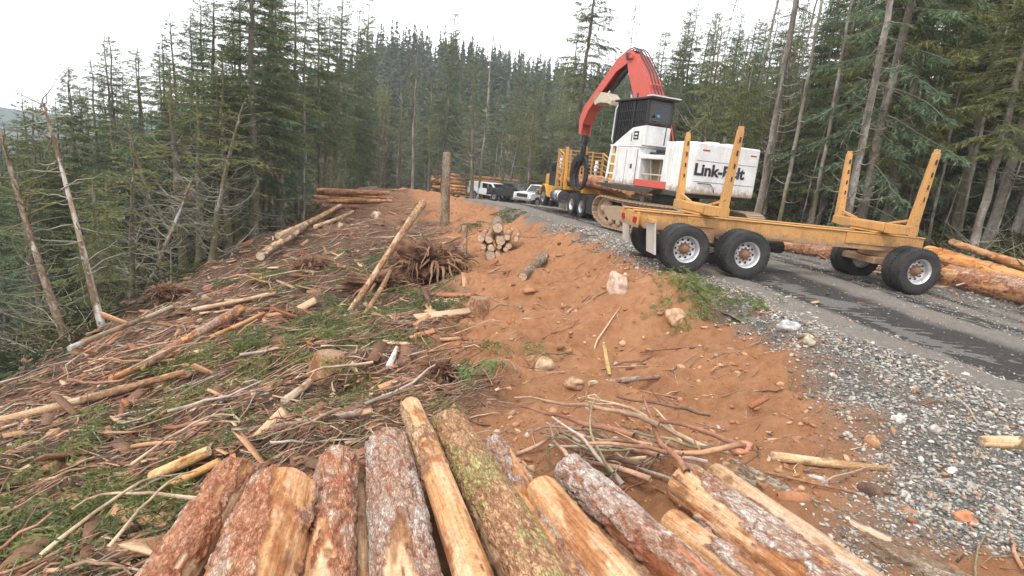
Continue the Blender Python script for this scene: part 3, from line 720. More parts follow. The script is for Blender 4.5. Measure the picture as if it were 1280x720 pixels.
# ------------------------------------------------------------------ logging truck
KY = rad(105)
tk = empty('logging_truck', 'yellow logging truck with orange headrack standing in front of the loader', 'truck', (3.89, 26.07, .68), (0, 0, KY))
q = MB()
for y in (-.42, .42): q.box(-.9, 6.6, y-.05, y+.05, .82, 1.08)
for x in (-.85, 0.4, 2.5, 4.0): q.box(x-.06, x+.06, -.37, .37, .84, 1.06)
q.build('chassis', MT['steel'], tk, .008)
for x in (0, 1.3):
    for s in (-1, 1):
        wheel_unit(tk, x, s*1.06, .5, .5, .25, s, True); wheel_unit(tk, x, s*.77, .5, .5, .25, s, True)
for s in (-1, 1): wheel_unit(tk, 5.9, s*1.05, .5, .5, .28, s, False)
for x in (0, 1.3, 5.9):
    q = MB(); q.cyl((x, -.95, .5), (x, .95, .5), .08, n=12); q.build('axle', MT['steel'], tk)
for s in (-1, 1):
    q = MB(); q.prism([(-.72, .95), (-.66, .95), (-.62, .30), (-.66, .30)], s*.94-.3, s*.94+.3); q.build('mud_flap', MT['black'], tk)
    q = MB(); q.prism([(-1.5, .28), (-.75, .28), (-.75, 1.1), (-1.5, 1.1)], s*.94-.28, s*.94+.28) if s > 0 else q.box(-1.0, -.75, s*.94-.28, s*.94+.28, .5, 1.1)
    q.build('tool_box', MT['black'], tk, .02)
    q = MB(); q.cyl((3.0, s*.98, .72), (4.3, s*.98, .72), .33, n=28); ft = q.build('fuel_tank', MT['chrome'], tk)
    q = MB()
    for x in (3.25, 4.05): q.lathe([(.335, -.03), (.34, -.03), (.34, .03), (.335, .03)], (x, s*.98, .72), (1, 0, 0), 28)
    q.build('tank_strap', MT['steel'], ft)
    q = MB(); a = np.linspace(rad(10), rad(170), 12)
    q.prism([(5.9+.66*math.cos(t), .5+.70*math.sin(t)) for t in a] + [(5.9+.58*math.cos(t), .5+.62*math.sin(t)) for t in a[::-1]], s*1.04-.18, s*1.04+.18)
    q.box(4.4, 5.3, s*1.0-.18, s*1.0+.18, .55, 1.15)
    q.build('fender', MT['amber'], tk, .01)
    q = MB(); q.cyl((4.05, s*1.0, 1.1), (4.05, s*1.0, 2.7), .09, n=16); q.cyl((4.05, s*1.0, 1.5), (4.05, s*1.0, 2.4), .125, n=16); q.build('exhaust_stack', MT['chrome'], tk)
    q = MB(); q.box(5.5, 5.6, s*1.42-.12, s*1.42+.12, 1.95, 2.5); q.tube([(5.4, s*1.02, 2.3), (5.5, s*1.4, 2.3)], .02, 6); q.tube([(5.4, s*1.02, 2.7), (5.5, s*1.4, 2.7)], .02, 6); q.build('mirror', MT['black'], tk, .01)
q = MB(); q.prism([(4.45, 1.0), (5.75, 1.0), (5.75, 1.8), (5.55, 2.4), (4.5, 2.45), (4.45, 2.35)], -1.0, 1.0)
cb_ = q.build('cab', MT['black'], tk, .05)
q = MB(); q.box(4.44, 4.452, -.7, .7, 1.75, 2.25); q.box(4.75, 5.35, -1.006, 1.006, 1.75, 2.25); q.add([(5.757, -.85, 1.85), (5.757, .85, 1.85), (5.6, .85, 2.32), (5.6, -.85, 2.32)], [(0, 1, 2, 3)])
q.build('window', MT['glass'], cb_)
q = MB(); q.box(4.72, 5.4, 1.006, 1.012, 1.15, 1.9); q.box(4.8, 4.95, 1.012, 1.03, 1.75, 1.8); q.build('door', MT['black'], cb_, .01)
q = MB(); q.prism([(5.76, .95), (7.25, .95), (7.25, 1.72), (5.76, 1.92)], -.72, .72); hd = q.build('hood', MT['amber'], tk, .08)
q = MB(); q.box(7.25, 7.29, -.5, .5, 1.0, 1.68); q.box(7.2, 7.4, -1.2, 1.2, .5, .8); q.build('grille', MT['chrome'], hd, .01)
# headrack
q = MB()
for y in (-1.2, 1.2):
    q.box(3.72, 3.80, y-.06, y+.06, 1.1, 3.08); q.box(2.95, 3.03, y-.05, y+.05, 1.1, 2.85)
    q.obox((3.76, y, 3.03), (3.0, y, 2.82), .06, .06); q.obox((3.76, y, 2.85), (3.0, y, 2.6), .04, .04)
    for z in np.arange(1.5, 2.6, .28): q.obox((3.76, y, z+.15), (3.0, y, z), .03, .05)
for z in np.arange(1.3, 3.05, .19): q.box(3.74, 3.78, -1.14, 1.14, z, z+.055)
for y in (-.6, 0, .6): q.box(3.70, 3.74, y-.04, y+.04, 1.1, 3.05)
q.box(3.72, 3.8, -1.25, 1.25, 1.08, 1.2)
q.build('headrack', MT['yellow'], tk, .006)
for x in (0.0, 2.5):
    q = MB(); q.box(x-.1, x+.1, -1.22, 1.22, 1.10, 1.28); o = q.build('bunk', MT['amber'], tk, .01)
    for s in (-1, 1):
        q = MB(); q.obox((x, s*1.16, 1.2), (x, s*1.24, 3.15), .15, .17, up=(1, 0, 0), w1=.11, h1=.12)
        if s < 0: q.obox((x, s*1.22, 3.0), (x+.12, s*1.22, 3.35), .1, .1)
        q.build('stake', MT['amber'], o, .01)
q = MB(); q.cyl((2.0, -1.22, .5), (2.9, -1.22, .5), .12, n=12); q.box(1.9, 2.0, -1.0, 1.0, .6, .8); q.build('air_tank', MT['steel'], tk)

# ------------------------------------------------------------------ parked pickups
def pickup(label, loc, yaw, col, bed_tall=False):
    body_m = paint(col[0], col[1], .3, .25, (.3, .24, .19))
    t = empty('pickup_truck', label, 'pickup truck', loc, (0, 0, yaw), 'pickups parked at the far landing')
    q = MB()
    prof = [(-2.75, .62), (2.6, .55), (2.75, .75), (2.72, 1.12), (1.35, 1.20), (.75, 1.20), (-2.75, 1.18)]
    def arch(cx): return [(cx+.47*math.cos(a), .42+.47*math.sin(a)) for a in np.linspace(math.pi*.86, math.pi*.14, 9)]
    pf = [(-2.75, .55)] + arch(-1.75) + arch(1.75) + [(2.7, .55), (2.78, .8), (2.70, 1.12), (1.25, 1.22), (-2.75, 1.20)]
    for y0, y1 in ((-.98, -.74), (.74, .98)): q.prism(pf, y0, y1)
    q.box(.9, 2.70, -.74, .74, .6, 1.16); q.box(-2.72, .9, -.74, .74, .6, .75); q.box(-2.76, -2.66, -.74, .74, .62, 1.19); q.box(-.95, -.85, -.74, .74, .7, 1.2)
    q.box(-.9, .95, -.74, .74, .7, 1.18)
    q.build('body', body_m, t, .035)
    q = MB()
    cp = [(-.85, 1.19), (1.2, 1.21), (.55, 1.82), (-.6, 1.85), (-.82, 1.78)]
    q.prism(cp, -.86, .86); o = q.build('cab', body_m, t, .06)
    q = MB(); cg_ = [(-.7, 1.27), (1.0, 1.27), (.48, 1.74), (-.68, 1.76)]
    q.prism([cg_[0], (.05, 1.27), (.05, 1.75), cg_[3]], -.872, .872); q.prism([(.12, 1.27), cg_[1], cg_[2], (.12, 1.74)], -.872, .872)
    q.add([(1.17, -.74, 1.25), (1.17, .74, 1.25), (.60, .70, 1.79), (.60, -.70, 1.79)], [(0, 1, 2, 3)]); q.box(-.868, -.84, -.66, .66, 1.3, 1.72)
    q.build('window', MT['glass'], o)
    q = MB(); q.box(2.72, 2.86, -.95, .95, .48, .72); q.box(-2.9, -2.76, -.95, .95, .5, .68); q.build('bumper', MT['chrome'], t, .03)
    q = MB(); q.box(2.70, 2.80, -.55, .55, .78, 1.06); q.build('grille', MT['black'], t, .01)
    for s in (-1, 1):
        q = MB(); q.box(2.66, 2.79, s*.76-.15, s*.76+.15, .85, 1.05); q.build('headlight', MT['lamp_clear'], t, .02)
        q = MB(); q.box(-2.785, -2.72, s*.88-.07, s*.88+.07, .8, 1.15); q.build('tail_light', MT['lamp_red'], t, .01)
        q = MB(); q.box(.75, .95, s*1.08-.1, s*1.08+.1, 1.25, 1.45); q.build('mirror', MT['black'], t, .02)
        for x in (-1.75, 1.75): wheel_unit(t, x, s*.84, .40, .40, .25, s, False)
    if bed_tall:
        q = MB(); q.box(-2.7, -.9, -.9, .9, 1.2, 1.80); q.build('canopy', body_m, t, .06)
    return t
def at_ground(px, py, d):
    p = at(px, py, d); return (p[0], p[1], ztop(p[0], p[1]))
pickup('white pickup facing the camera, parked next to the logging truck', at_ground(675, 254, 51), rad(232), ('white_car_paint', (.75, .75, .75)))
pickup('black pickup parked between the two white pickups', at_ground(643, 249, 52), rad(318), ('black_car_paint', (.02, .021, .024)))
pickup('white pickup with canopy, mostly hidden behind the black pickup', at_ground(616, 244, 56.5), rad(318), ('white_truck_paint', (.72, .73, .74)), True)
# ------------------------------------------------------------------ logs
rng = np.random.default_rng(7)
MLOG = attr_mat('log_surface', .85, 55, .6, .02, vary=.45, vscale=28, crack=True)
MBARK = attr_mat('old_bark', .92, 30, .6, .03, vary=.6, vscale=14)
def lerp(a, b, t): return np.asarray(a)*(1-t[:, None]) + np.asarray(b)*t[:, None]
BK = {'silver': ((.42, .29, .22), (.55, .50, .455), (.30, .12, .065)), 'red': ((.46, .225, .13), (.52, .38, .29), (.30, .095, .048)),
      'brown': ((.42, .25, .14), (.55, .39, .24), (.25, .11, .06)), 'moss': ((.45, .27, .15), (.34, .30, .13), (.24, .12, .065)),
      'old': ((.24, .175, .12), (.36, .32, .25), (.15, .10, .065))}
def log_mesh(L, r0, r1, peel=.4, bark='red', wood=(.64, .34, .13), seed=0, res=.02, ends=True, bend=.01, relief=1.0):
    """a log along local +X; bark, torn bark edge and peeled wood are real relief and colour of the log itself"""
    r = max(r0, r1)
    nu = int(max(6, L/res)); nv = int(max(10, 2*math.pi*r/res))
    u, a = np.meshgrid(np.linspace(0, L, nu), np.linspace(0, 2*math.pi, nv, endpoint=False), indexing='ij')
    u = u.ravel(); a = a.ravel(); s = seed*13.7
    R = r0 + (r1-r0)*u/L
    cx, sx = np.cos(a), np.sin(a)
    X, Y, Z = u, cx*R, sx*R
    k = .30
    m1 = fbm(X*1.1+s, Y*5+s, Z*5, o=4, g=.62) + .34*fbm(X*6+s, Y*12, Z*12, o=3)
    thr = np.quantile(m1, 1-peel) if 0 < peel < 1 else (9 if peel <= 0 else -9)
    pm = sstep(thr-.03, thr+.03, m1)                      # 1 peeled
    rim = np.exp(-((m1-thr+.07)/.075)**2)*(1-pm)            # red inner bark along the tear
    scale = fbm(X*8+s, Y*30, Z*30, o=3, g=.55)
    fis = np.abs(fbm(X*6+s, Y*17, Z*17, o=3, g=.55))
    A_, B_, C_ = BK[bark]
    lich = sstep(-.3, .4, fbm(X*2.2-s, Y*6, Z*6, o=3) + .55*scale)
    cb = lerp(A_, B_, lich)
    cb = lerp(cb, C_, 1*sstep(.22, .04, fis)*.85)
    cb = cb*(1-.75*rim[:, None]) + np.array(C_)*.75*rim[:, None]
    gr = fbm(X*1.3+s, Y*14, Z*14, o=4)
    cw_ = lerp(wood, np.clip(np.array(wood)*np.array([1.15, 1.35, 1.7]), 0, .85), sstep(-.2, .8, gr))
    cw_ = lerp(cw_, np.array(wood)*np.array([.62, .48, .38]), sstep(.05, .6, fbm(X*2+s+9, Y*7, Z*7, o=5, g=.65))*.9)
    kn = sstep(.55, .7, vn(X*6+s, Y*12, Z*12))
    cw_ = lerp(cw_, (.22, .09, .035), kn*.7)
    col = cb*(1-pm[:, None]) + cw_*pm[:, None]
    th = .017*relief*{'moss': .6, 'brown': .7}.get(bark, 1)*min(1, r/.15)
    dR = (1-pm)*(th + th*.55*scale - th*.9*sstep(.2, .02, fis)) + pm*.004*gr + .02*r*fbm(X*1.2+s, Y*2, Z*2, o=2) + rim*th*.5
    R2 = R + dR
    by_, bz_ = bend*L*np.sin(u/L*3+s), bend*L*np.cos(u/L*2.3+s)*.6
    # trimmed ends are rounded off a little
    e = np.minimum(u, L-u); R2 = R2*(1-.10*np.exp(-e/.025))
    V = np.stack([X, cx*R2+by_, sx*R2+bz_], 1)
    I = np.arange(nu*nv).reshape(nu, nv); J = np.roll(I, -1, 1)
    q = np.stack([I[:-1], J[:-1], J[1:], I[1:]], -1).reshape(-1, 4)[:, ::-1]
    Vs = [V]; Fs = [q]; Cs = [col]; b0 = len(V); tris = []
    for end in (0, 1):
        ring = I[0] if end == 0 else I[-1]
        pv = V[ring]; c = pv.mean(0); nrg = 5; prev = ring
        for j in range(1, nrg):
            f = 1-j/nrg
            P = c + (pv-c)*f; P[:, 0] += (.006*fbm(P[:, 1]*30+s, P[:, 2]*30, o=2)); Vs.append(P)
            ids = b0 + np.arange(nv); b0 += nv
            qq = np.stack([prev, np.roll(prev, -1), np.roll(ids, -1), ids], -1)
            Fs.append(qq if end == 0 else qq[:, ::-1]); prev = ids
            rg = .88 + .12*math.sin(j*2.4)
            Cs.append(np.clip(np.tile(np.array(wood)*np.array([1.1, 1.35, 1.7])*rg, (nv, 1)) * (1+.15*fbm(P[:, 1]*9+s, P[:, 2]*9, o=2)[:, None]), 0.03, .8))
        Vs.append(c[None]); Cs.append(np.array([np.array(wood)*.75])); 
        qq = np.stack([prev, np.roll(prev, -1), np.full(nv, b0)], -1); tris.append(qq if end == 0 else qq[:, ::-1]); b0 += 1
    return raw_mesh('log', np.vstack(Vs), Fs+[np.vstack(tris)], [MLOG], True, dict(Col=np.clip(np.vstack(Cs), .01, .85), bark=np.concatenate([1-pm, np.zeros(sum(len(c_) for c_ in Cs[1:]))])))
def orient(o, p0, p1, roll=0.0):
    d = Vector(p1)-Vector(p0)
    o.matrix_world = Matrix.Translation(Vector(p0)) @ d.to_track_quat('X', 'Z').to_matrix().to_4x4() @ Matrix.Rotation(roll, 4, 'X')
def log(name, p0, p1, r0, r1, label, group=None, cat='log', me=None, **kw):
    L = (Vector(p1)-Vector(p0)).length
    fixed = kw.pop('roll', None)
    if me is None: me = log_mesh(L, r0, r1, **kw)
    o = mesh_obj(name, me); orient(o, p0, p1, rng.uniform(0, 6.28) if fixed is None else 0)
    return tag(o, label, cat, group)

OR, YE, TA = (.60, .33, .16), (.64, .42, .24), (.52, .345, .21)
G0 = 'felled logs laid side by side in the front deck'
# far end px, near px, far radius, near radius, top height, peel share, bark, wood, label
FL = [
 (292,583, 205,720, .125, .14, .56, .38, 'red', YE, 'outer log at the left end of the front deck, red bark with pale streak'),
 (350,600, 312,720, .21, .22, .80, .62, 'red', OR, 'thickest log of the front deck, orange butt end and flaking red grey bark'),
 (424,566, 412,720, .12, .16, .66, .24, 'red', OR, 'dark red barked log between the thickest log and the silver grey log'),
 (452,580, 456,720, .05, .055, .50, .8, 'moss', TA, 'thin tan pole sunk in the gap beside the silver grey log'),
 (487,548, 506,720, .15, .19, .70, .16, 'silver', YE, 'silver grey scaly barked log in the front deck with one pale cut patch'),
 (511,504, 588,720, .085, .11, .73, .86, 'brown', OR, 'slender peeled orange log, longest reaching of the front deck'),
 (556,522, 672,720, .15, .225, .72, .05, 'moss', TA, 'thick brown log with greenish moss on its bark in the front deck'),
 (616,552, 712,720, .13, .15, .55, .25, 'silver', OR, 'low grey barked log with split orange end beside the mossy brown log'),
 (678,602, 772,720, .12, .155, .66, .84, 'brown', OR, 'stout peeled orange log with pointed axe cut end in the front deck'),
 (694,622, 800,720, .07, .09, .44, .2, 'brown', TA, 'thin dark log half buried between the peeled log and the grey pink log'),
 (710,580, 858,720, .11, .14, .64, .22, 'silver', (.45, .2, .11), 'grey and pink log reaching past the twig heap in the front deck'),
 (834,646, 930,720, .10, .13, .52, .45, 'silver', OR, 'short looking log with orange and white patches, low in the front deck'),
 (852,592, 1022,720, .155, .185, .66, .42, 'silver', OR, 'large pink grey log with a bright orange stripe of bare wood'),
 (893,584, 1078,720, .10, .14, .60, .75, 'brown', TA, 'long brown peeled log lying along the large orange striped log'),
 (908,578, 1165,720, .10, .15, .42, .12, 'old', TA, 'rough dark old log at the right end of the front deck, chips on top'),
]
for i, (fx, fy, nx_, ny_, r0, r1, zt, pl, bk, wd, lb) in enumerate(FL):
    a = atz(fx, fy, zt-r0*.55); b2 = atz(nx_, ny_, zt-r1*.75)
    p0 = np.array([a[0], a[1], zt-r0]); p1 = np.array([b2[0], b2[1], zt-r1]); d = p1-p0; d /= np.linalg.norm(d)
    p1 = p1 + d*(2.3 if i < 12 else 1.6)
    log('log', p0, p1, r0*1.05, r1*1.1, lb, G0, peel=pl, bark=bk, wood=wd, seed=i+1, res=.0125, roll=0, bend=.006)
# bearers under the deck that carry the thinner logs
for k, (xa, ya, xb, yb, zt) in enumerate([(-1.9, 3.05, 1.7, 2.75, .36), (-1.75, 1.7, 2.3, 1.4, .33)]):
    log('bearer_log', (xa, ya, zt-.16), (xb, yb, zt-.14), .10, .10, 'round bearer log lying crosswise beneath the front log deck', 'bearer logs beneath the front deck', peel=.1, bark='old', seed=40+k, res=.03)

# shared meshes for the stacks
STK = [log_mesh(8.0, .20, .15, .45, 'red', (.68, .30, .13), 51, .07, bend=.004), log_mesh(8.0, .17, .13, .6, 'brown', (.70, .34, .15), 52, .07, bend=.006),
       log_mesh(8.0, .22, .16, .3, 'red', (.66, .28, .12), 53, .07, bend=.004), log_mesh(8.0, .15, .11, .8, 'red', (.66, .36, .15), 54, .07, bend=.006)]
def stack(c, yaw, rows, label, group, L=8.0, r=.19, dz=0.0, jit=.5, tilt=0.0):
    """rows: list of counts from the bottom; logs lie along yaw"""
    u_ = np.array([math.cos(yaw), math.sin(yaw)]); n_ = np.array([-u_[1], u_[0]])
    k = 0
    for j, cnt in enumerate(rows):
        for i in range(cnt):
            off = (i-(cnt-1)/2)*r*2.05; sh = rng.uniform(-jit, jit)
            m_ = np.array(c[:2]) + n_*off + u_*sh
            e0, e1 = m_-u_*L/2, m_+u_*L/2
            z0 = ztop(*m_) + dz + r + j*r*1.72 if j >= 0 else 0
            o = mesh_obj('log', STK[int(rng.integers(4))])
            orient(o, (*e0, z0-tilt*L/2+rng.uniform(-.03, .03)), (*e1, z0+tilt*L/2+rng.uniform(-.03, .03)), rng.uniform(0, 6.28))
            o.scale = (L/8.0,)+(r/.19,)*2
            tag(o, label, 'log', group); k += 1
p = at(620, 240, 62)
stack((p[0]-.6, p[1]), rad(6), [9, 8, 8, 7, 6, 4], 'reddish log in the big roadside stack behind the parked pickups', 'stacked logs behind the pickups', 11.5, .21, dz=.05, jit=.9)
p = at(443, 243, 35)
stack((p[0], p[1]), rad(16), [5, 5, 3], 'orange log in the small stack on the crest at the edge of the forest', 'stacked logs on the crest', 3.9, .145, dz=.05, jit=.6, tilt=.05)
# load on the truck
tm = Matrix.Translation((3.89, 26.07, .68)) @ Matrix.Rotation(KY, 4, 'Z')
for i, (x0, x1, y, z, k) in enumerate([(-3.2, 3.6, -.9, 1.46, 0), (-3.6, 3.6, -.5, 1.46, 1), (-2.4, 3.6, -.1, 1.47, 2), (-2.9, 3.6, .3, 1.45, 0), (-3.3, 3.6, .72, 1.46, 3), (-2.7, 3.5, .5, 1.77, 1), (-2.5, 3.6, -.3, 1.78, 3), (-3.0, 3.6, .95, 1.60, 2)]):
    o = mesh_obj('log', STK[k]); a = tm @ Vector((x0, y, z)); b2 = tm @ Vector((x1, y+.05, z)); orient(o, a, b2, i*1.3); o.scale = ((x1-x0)/8, .9, .9)
    tag(o, 'log already loaded on the truck between its stakes', 'log', 'logs loaded on the truck')
# roadside logs right of the road, behind the trailer
def road_log(px0, py0, d0, px1, py1, d1, r0, r1, lb, **kw):
    a = at(px0, py0, d0); b2 = at(px1, py1, d1)
    za, zb = ztop(a[0], a[1]), ztop(b2[0], b2[1])
    up = kw.pop('up', 0)
    log('log', (a[0], a[1], za+r0*.9+up), (b2[0], b2[1], zb+r1*.9+up), r0, r1, lb, 'logs lying along the far edge of the road', res=.04, **kw)
road_log(962, 318, 18.5, 1075, 345, 16.0, .17, .2, 'peeled orange log on the road edge seen under the trailer beam', peel=.6, bark='red', wood=OR, seed=61)
road_log(1120, 352, 15.2, 1330, 402, 11.2, .26, .28, 'thick red barked log at the road edge beyond the front trailer wheels', peel=.45, bark='red', wood=OR, seed=62)
road_log(1150, 345, 16.0, 1340, 385, 12.2, .2, .22, 'orange log lying behind the thick red barked roadside log', peel=.7, bark='red', wood=(.66, .3, .1), seed=63)
road_log(1180, 332, 16.6, 1345, 390, 11.9, .10, .12, 'slim pole lying slanted on top of the roadside logs', peel=.9, bark='brown', wood=OR, seed=64, up=.42)
road_log(985, 306, 20.5, 1120, 338, 17.4, .16, .18, 'dull brown log lying behind the peeled log under the trailer', peel=.2, bark='brown', seed=65)

# small heap of cut bolts in the hollow
BOLT = [log_mesh(1.6, .17, .16, .15, 'red', YE, 71, .04, bend=0), log_mesh(1.6, .12, .115, .3, 'brown', YE, 72, .04, bend=0), log_mesh(1.6, .21, .20, .1, 'old', YE, 73, .04, bend=0)]
gp_ = ground_px(614, 327)
dbolt = float((gp_-CAM) @ CF)
for i, (px, py, r, k) in enumerate([(622,285,.21,2),(611,300,.15,0),(626,301,.20,2),(634,297,.12,1),(614,311,.14,0),(624,309,.10,1),(613,320,.19,2),(622,319,.13,0),(636,308,.12,1),(601,299,.13,0),(645,299,.11,1),(632,312,.10,1),(604,309,.11,1)]):
    c = at(px, py, dbolt+.05*(i % 3)); o = mesh_obj('cut_bolt', BOLT[k])
    orient(o, c, (c[0]-.05+.2*rng.uniform(-1, 1), c[1]+1.5, c[2]+.12+.1*rng.uniform(-1, 1)), i*1.1)
    sc = .8*r/(.17, .12, .21)[k]; o.scale = (1, sc, sc)
    tag(o, 'short cut log with pale sawn end, heaped in the hollow below the road', 'log', 'cut logs heaped below the road')
    ztop_ = 0

# long poles, split slabs and single logs on the slope
def slope_log(px0, py0, px1, py1, r0, r1, lb, up0=.0, up1=.0, d0=None, d1=None, name='pole', **kw):
    a = ground_px(px0, py0) if d0 is None else at(px0, py0, d0); b2 = ground_px(px1, py1) if d1 is None else at(px1, py1, d1)
    kw.setdefault('res', .03)
    return log(name, (a[0], a[1], a[2]+r0*.7+up0), (b2[0], b2[1], b2[2]+r1*.7+up1), r0, r1, lb, None, 'log', **kw)
slope_log(-60, 555, 232, 474, .075, .05, 'long pale pole lying across the slash at the left edge', peel=.5, bark='brown', wood=TA, seed=81, up0=.1, up1=.1)
slope_log(433, 392, 531, 258, .05, .10, 'slim pole propped up against the root mass in the hollow', d0=11.8, d1=15.5, peel=.4, bark='brown', wood=TA, seed=82)
slope_log(456, 400, 500, 330, .05, .06, 'second slim pole leaning beside the root mass, lower down', peel=.3, bark='moss', wood=TA, seed=83, up0=.1, up1=.5)
slope_log(348, 300, 424, 262, .14, .12, 'pale split log on the bank below the crest stack', peel=.9, bark='brown', wood=YE, seed=84, up0=.15, up1=.1)
slope_log(327, 330, 385, 285, .16, .12, 'weathered grey log at the forest edge on the left bank', peel=.3, bark='old', wood=YE, seed=85, up0=.1, up1=.2)
slope_log(395, 288, 440, 268, .10, .10, 'short bright split slab just under the crest stack', peel=.95, bark='brown', wood=YE, seed=86, up0=.1, up1=.1)
slope_log(180, 470, 300, 393, .07, .10, 'dark red log lying in the slash on the left slope', peel=.15, bark='red', seed=87, up0=.1, up1=.1)
slope_log(140, 488, 330, 398, .05, .05, 'thin orange peeled pole above the dark red log', peel=.9, bark='red', wood=OR, seed=88, up0=.12, up1=.12)
slope_log(240, 395, 345, 372, .06, .05, 'light stripped pole high on the left slope', peel=.8, bark='brown', wood=TA, seed=89, up0=.1, up1=.1)
slope_log(90, 455, 215, 388, .06, .05, 'bleached fallen trunk along the forest edge', peel=.9, bark='old', wood=(.45, .38, .28), seed=90, up0=.25, up1=.1)
slope_log(654, 350, 680, 328, .11, .12, 'short dark log with pale cut end standing out of the bank', peel=.1, bark='old', wood=YE, seed=91, up1=.1)
slope_log(735, 483, 825, 472, .035, .03, 'grey stick lying level across the foot of the bank', peel=.3, bark='silver', wood=TA, seed=93, res=.02)
slope_log(355, 506, 388, 488, .06, .05, 'short pale split stick in the slash behind the deck', peel=1, bark='brown', wood=(.55, .44, .33), seed=94, up1=.1, res=.02)
slope_log(338, 548, 465, 527, .035, .03, 'white barked branch lying just behind the front deck', peel=.2, bark='silver', wood=YE, seed=95, up0=.1, up1=.1, res=.02)
slope_log(965, 575, 1110, 588, .05, .03, 'pale split board of wood on the gravel at lower right', peel=1, bark='brown', wood=(.62, .45, .26), seed=96, res=.02)
slope_log(955, 597, 1078, 629, .014, .012, 'long thin pale branch beside the old log at lower right', peel=.6, bark='silver', wood=TA, seed=97, res=.02, up0=.05, up1=.06)
slope_log(1225, 560, 1330, 566, .075, .085, 'mossy broken log end on the gravel at the right edge', peel=.3, bark='moss', wood=YE, seed=98, res=.02)
slope_log(754, 430, 762, 470, .025, .03, 'bright yellow splinter stuck upright in the orange bank', d0=8.2, d1=8.22, peel=1, bark='brown', wood=(.70, .55, .24), seed=99, res=.015)
slope_log(485, 462, 496, 445, .05, .03, 'white splintered chunk in the middle of the slash', peel=1, bark='brown', wood=(.68, .64, .58), seed=100, up1=.12, res=.02)
slope_log(190, 612, 262, 585, .06, .05, 'bright split slab lying left of the front deck', peel=1, bark='brown', wood=(.68, .46, .22), seed=101, up0=.1, up1=.14, res=.02)
slope_log(205, 628, 275, 596, .04, .04, 'thin orange split stave left of the front deck', peel=1, bark='brown', wood=(.66, .38, .15), seed=102, up0=.12, up1=.14, res=.02)
slope_log(580, 325, 581, 284, .09, .08, 'thin upright bare stub standing right of the root mass', d0=17.95, d1=17.95, peel=.5, bark='silver', wood=TA, seed=103)

# tall broken stub on the skyline, stumps, root mass
a = ground_px(556, 281); dd_ = float((a-CAM) @ CF); t_ = at(559, 191, dd_)
log('tree_stub', (a[0], a[1], a[2]-.2), (t_[0], t_[1], t_[2]), .23, .19, 'tall branchless broken trunk standing on the bank against the forest', None, 'tree stub', peel=.06, bark='old', wood=TA, seed=110, res=.04, bend=.006)
def stump(px, py, h, r, lb, seed, bk='brown'):
    a = ground_px(px, py); me = log_mesh(h+.3, r*1.7, r, .12, bk, (.34, .19, .10), seed, .025, bend=.0)
    o = mesh_obj('stump', me); orient(o, (a[0], a[1], a[2]-.3), (a[0]+.02, a[1]+.04, a[2]+h)); tag(o, lb, 'stump')
stump(410, 458, .20, .20, 'low mossy stump in the middle of the green boughs', 121, 'moss')
stump(597, 386, .24, .19, 'cut stump with pale chipped face right of the root mass', 122)
q = None
MROOT = attr_mat('root_soil', .95, 30, .6, .03, vary=.6, vscale=12)
def root_mass(px, py, size, lb, seed, stretch=(1.15, .8, .62), nr_=60, rz=0.0, lift=.38):
    a = ground_px(px, py); r2 = np.random.default_rng(seed)
    # soil-caked lump
    nu, nv = 60, 90
    th, ph = np.meshgrid(np.linspace(.02, math.pi-.02, nu), np.linspace(0, 2*math.pi, nv, endpoint=False), indexing='ij')
    x, y, z = np.sin(th)*np.cos(ph), np.sin(th)*np.sin(ph), np.cos(th)
    k = .82 + .5*fbm(x*1.9+seed, y*1.9, z*1.9, o=6, g=.68)
    V = np.stack([(x*k*size*stretch[0]).ravel(), (y*k*size*stretch[1]).ravel(), (z*k*size*stretch[2]).ravel()], 1)
    I = np.arange(nu*nv).reshape(nu, nv); J = np.roll(I, -1, 1)
    F_ = np.stack([I[:-1], I[1:], J[1:], J[:-1]], -1).reshape(-1, 4)
    t = fbm(V[:, 0]*3, V[:, 1]*3, V[:, 2]*3, o=4)
    col = lerp((.09, .045, .026), (.22, .115, .068), sstep(-.6, .7, t))
    o = mesh_obj('root_mass', raw_mesh('root_mass', V, [F_], [MROOT], True, dict(Col=col)))
    o.location = (a[0], a[1], a[2]+size*lift); o.rotation_euler = (0, 0, rz); tag(o, lb, 'root mass')
    for kk in range(nr_):
        d = r2.normal(size=3); d[2] = abs(d[2])*.9-.1; d[1] -= .3; d /= np.linalg.norm(d)
        p = d*size*np.array(stretch)*.75; pts = [p]; L = size*r2.uniform(.4, 1.3); dr = d.copy()
        for s_ in range(5):
            dr = dr + r2.normal(size=3)*.35 + np.array([0, 0, -.3]); dr /= np.linalg.norm(dr); pts.append(pts[-1]+dr*L/5)
        q = MB(); r_ = size*(.012+.06*r2.uniform()**3); q.tube(pts, list(np.linspace(r_, r_*.2, 6)), 7)
        q.build('root', flat('root_bark', (.26, .14, .08), .9) if kk == 0 else bpy.data.materials['root_bark'], o)
    return o
root_mass(538, 350, .85, 'large uprooted root mass with hanging roots in the hollow', 131, nr_=110, lift=.6)
root_mass(486, 366, .62, 'dark rotten stem end lying left below the uprooted root mass', 132, (1.75, .6, .5), 45, .6, .4)
root_mass(388, 340, .5, 'reddish torn root clump on the left slope', 133)
root_mass(545, 474, .26, 'small red clod of roots and earth near the middle', 134)
root_mass(210, 372, .4, 'rusty dead brush clump at the forest edge', 135)
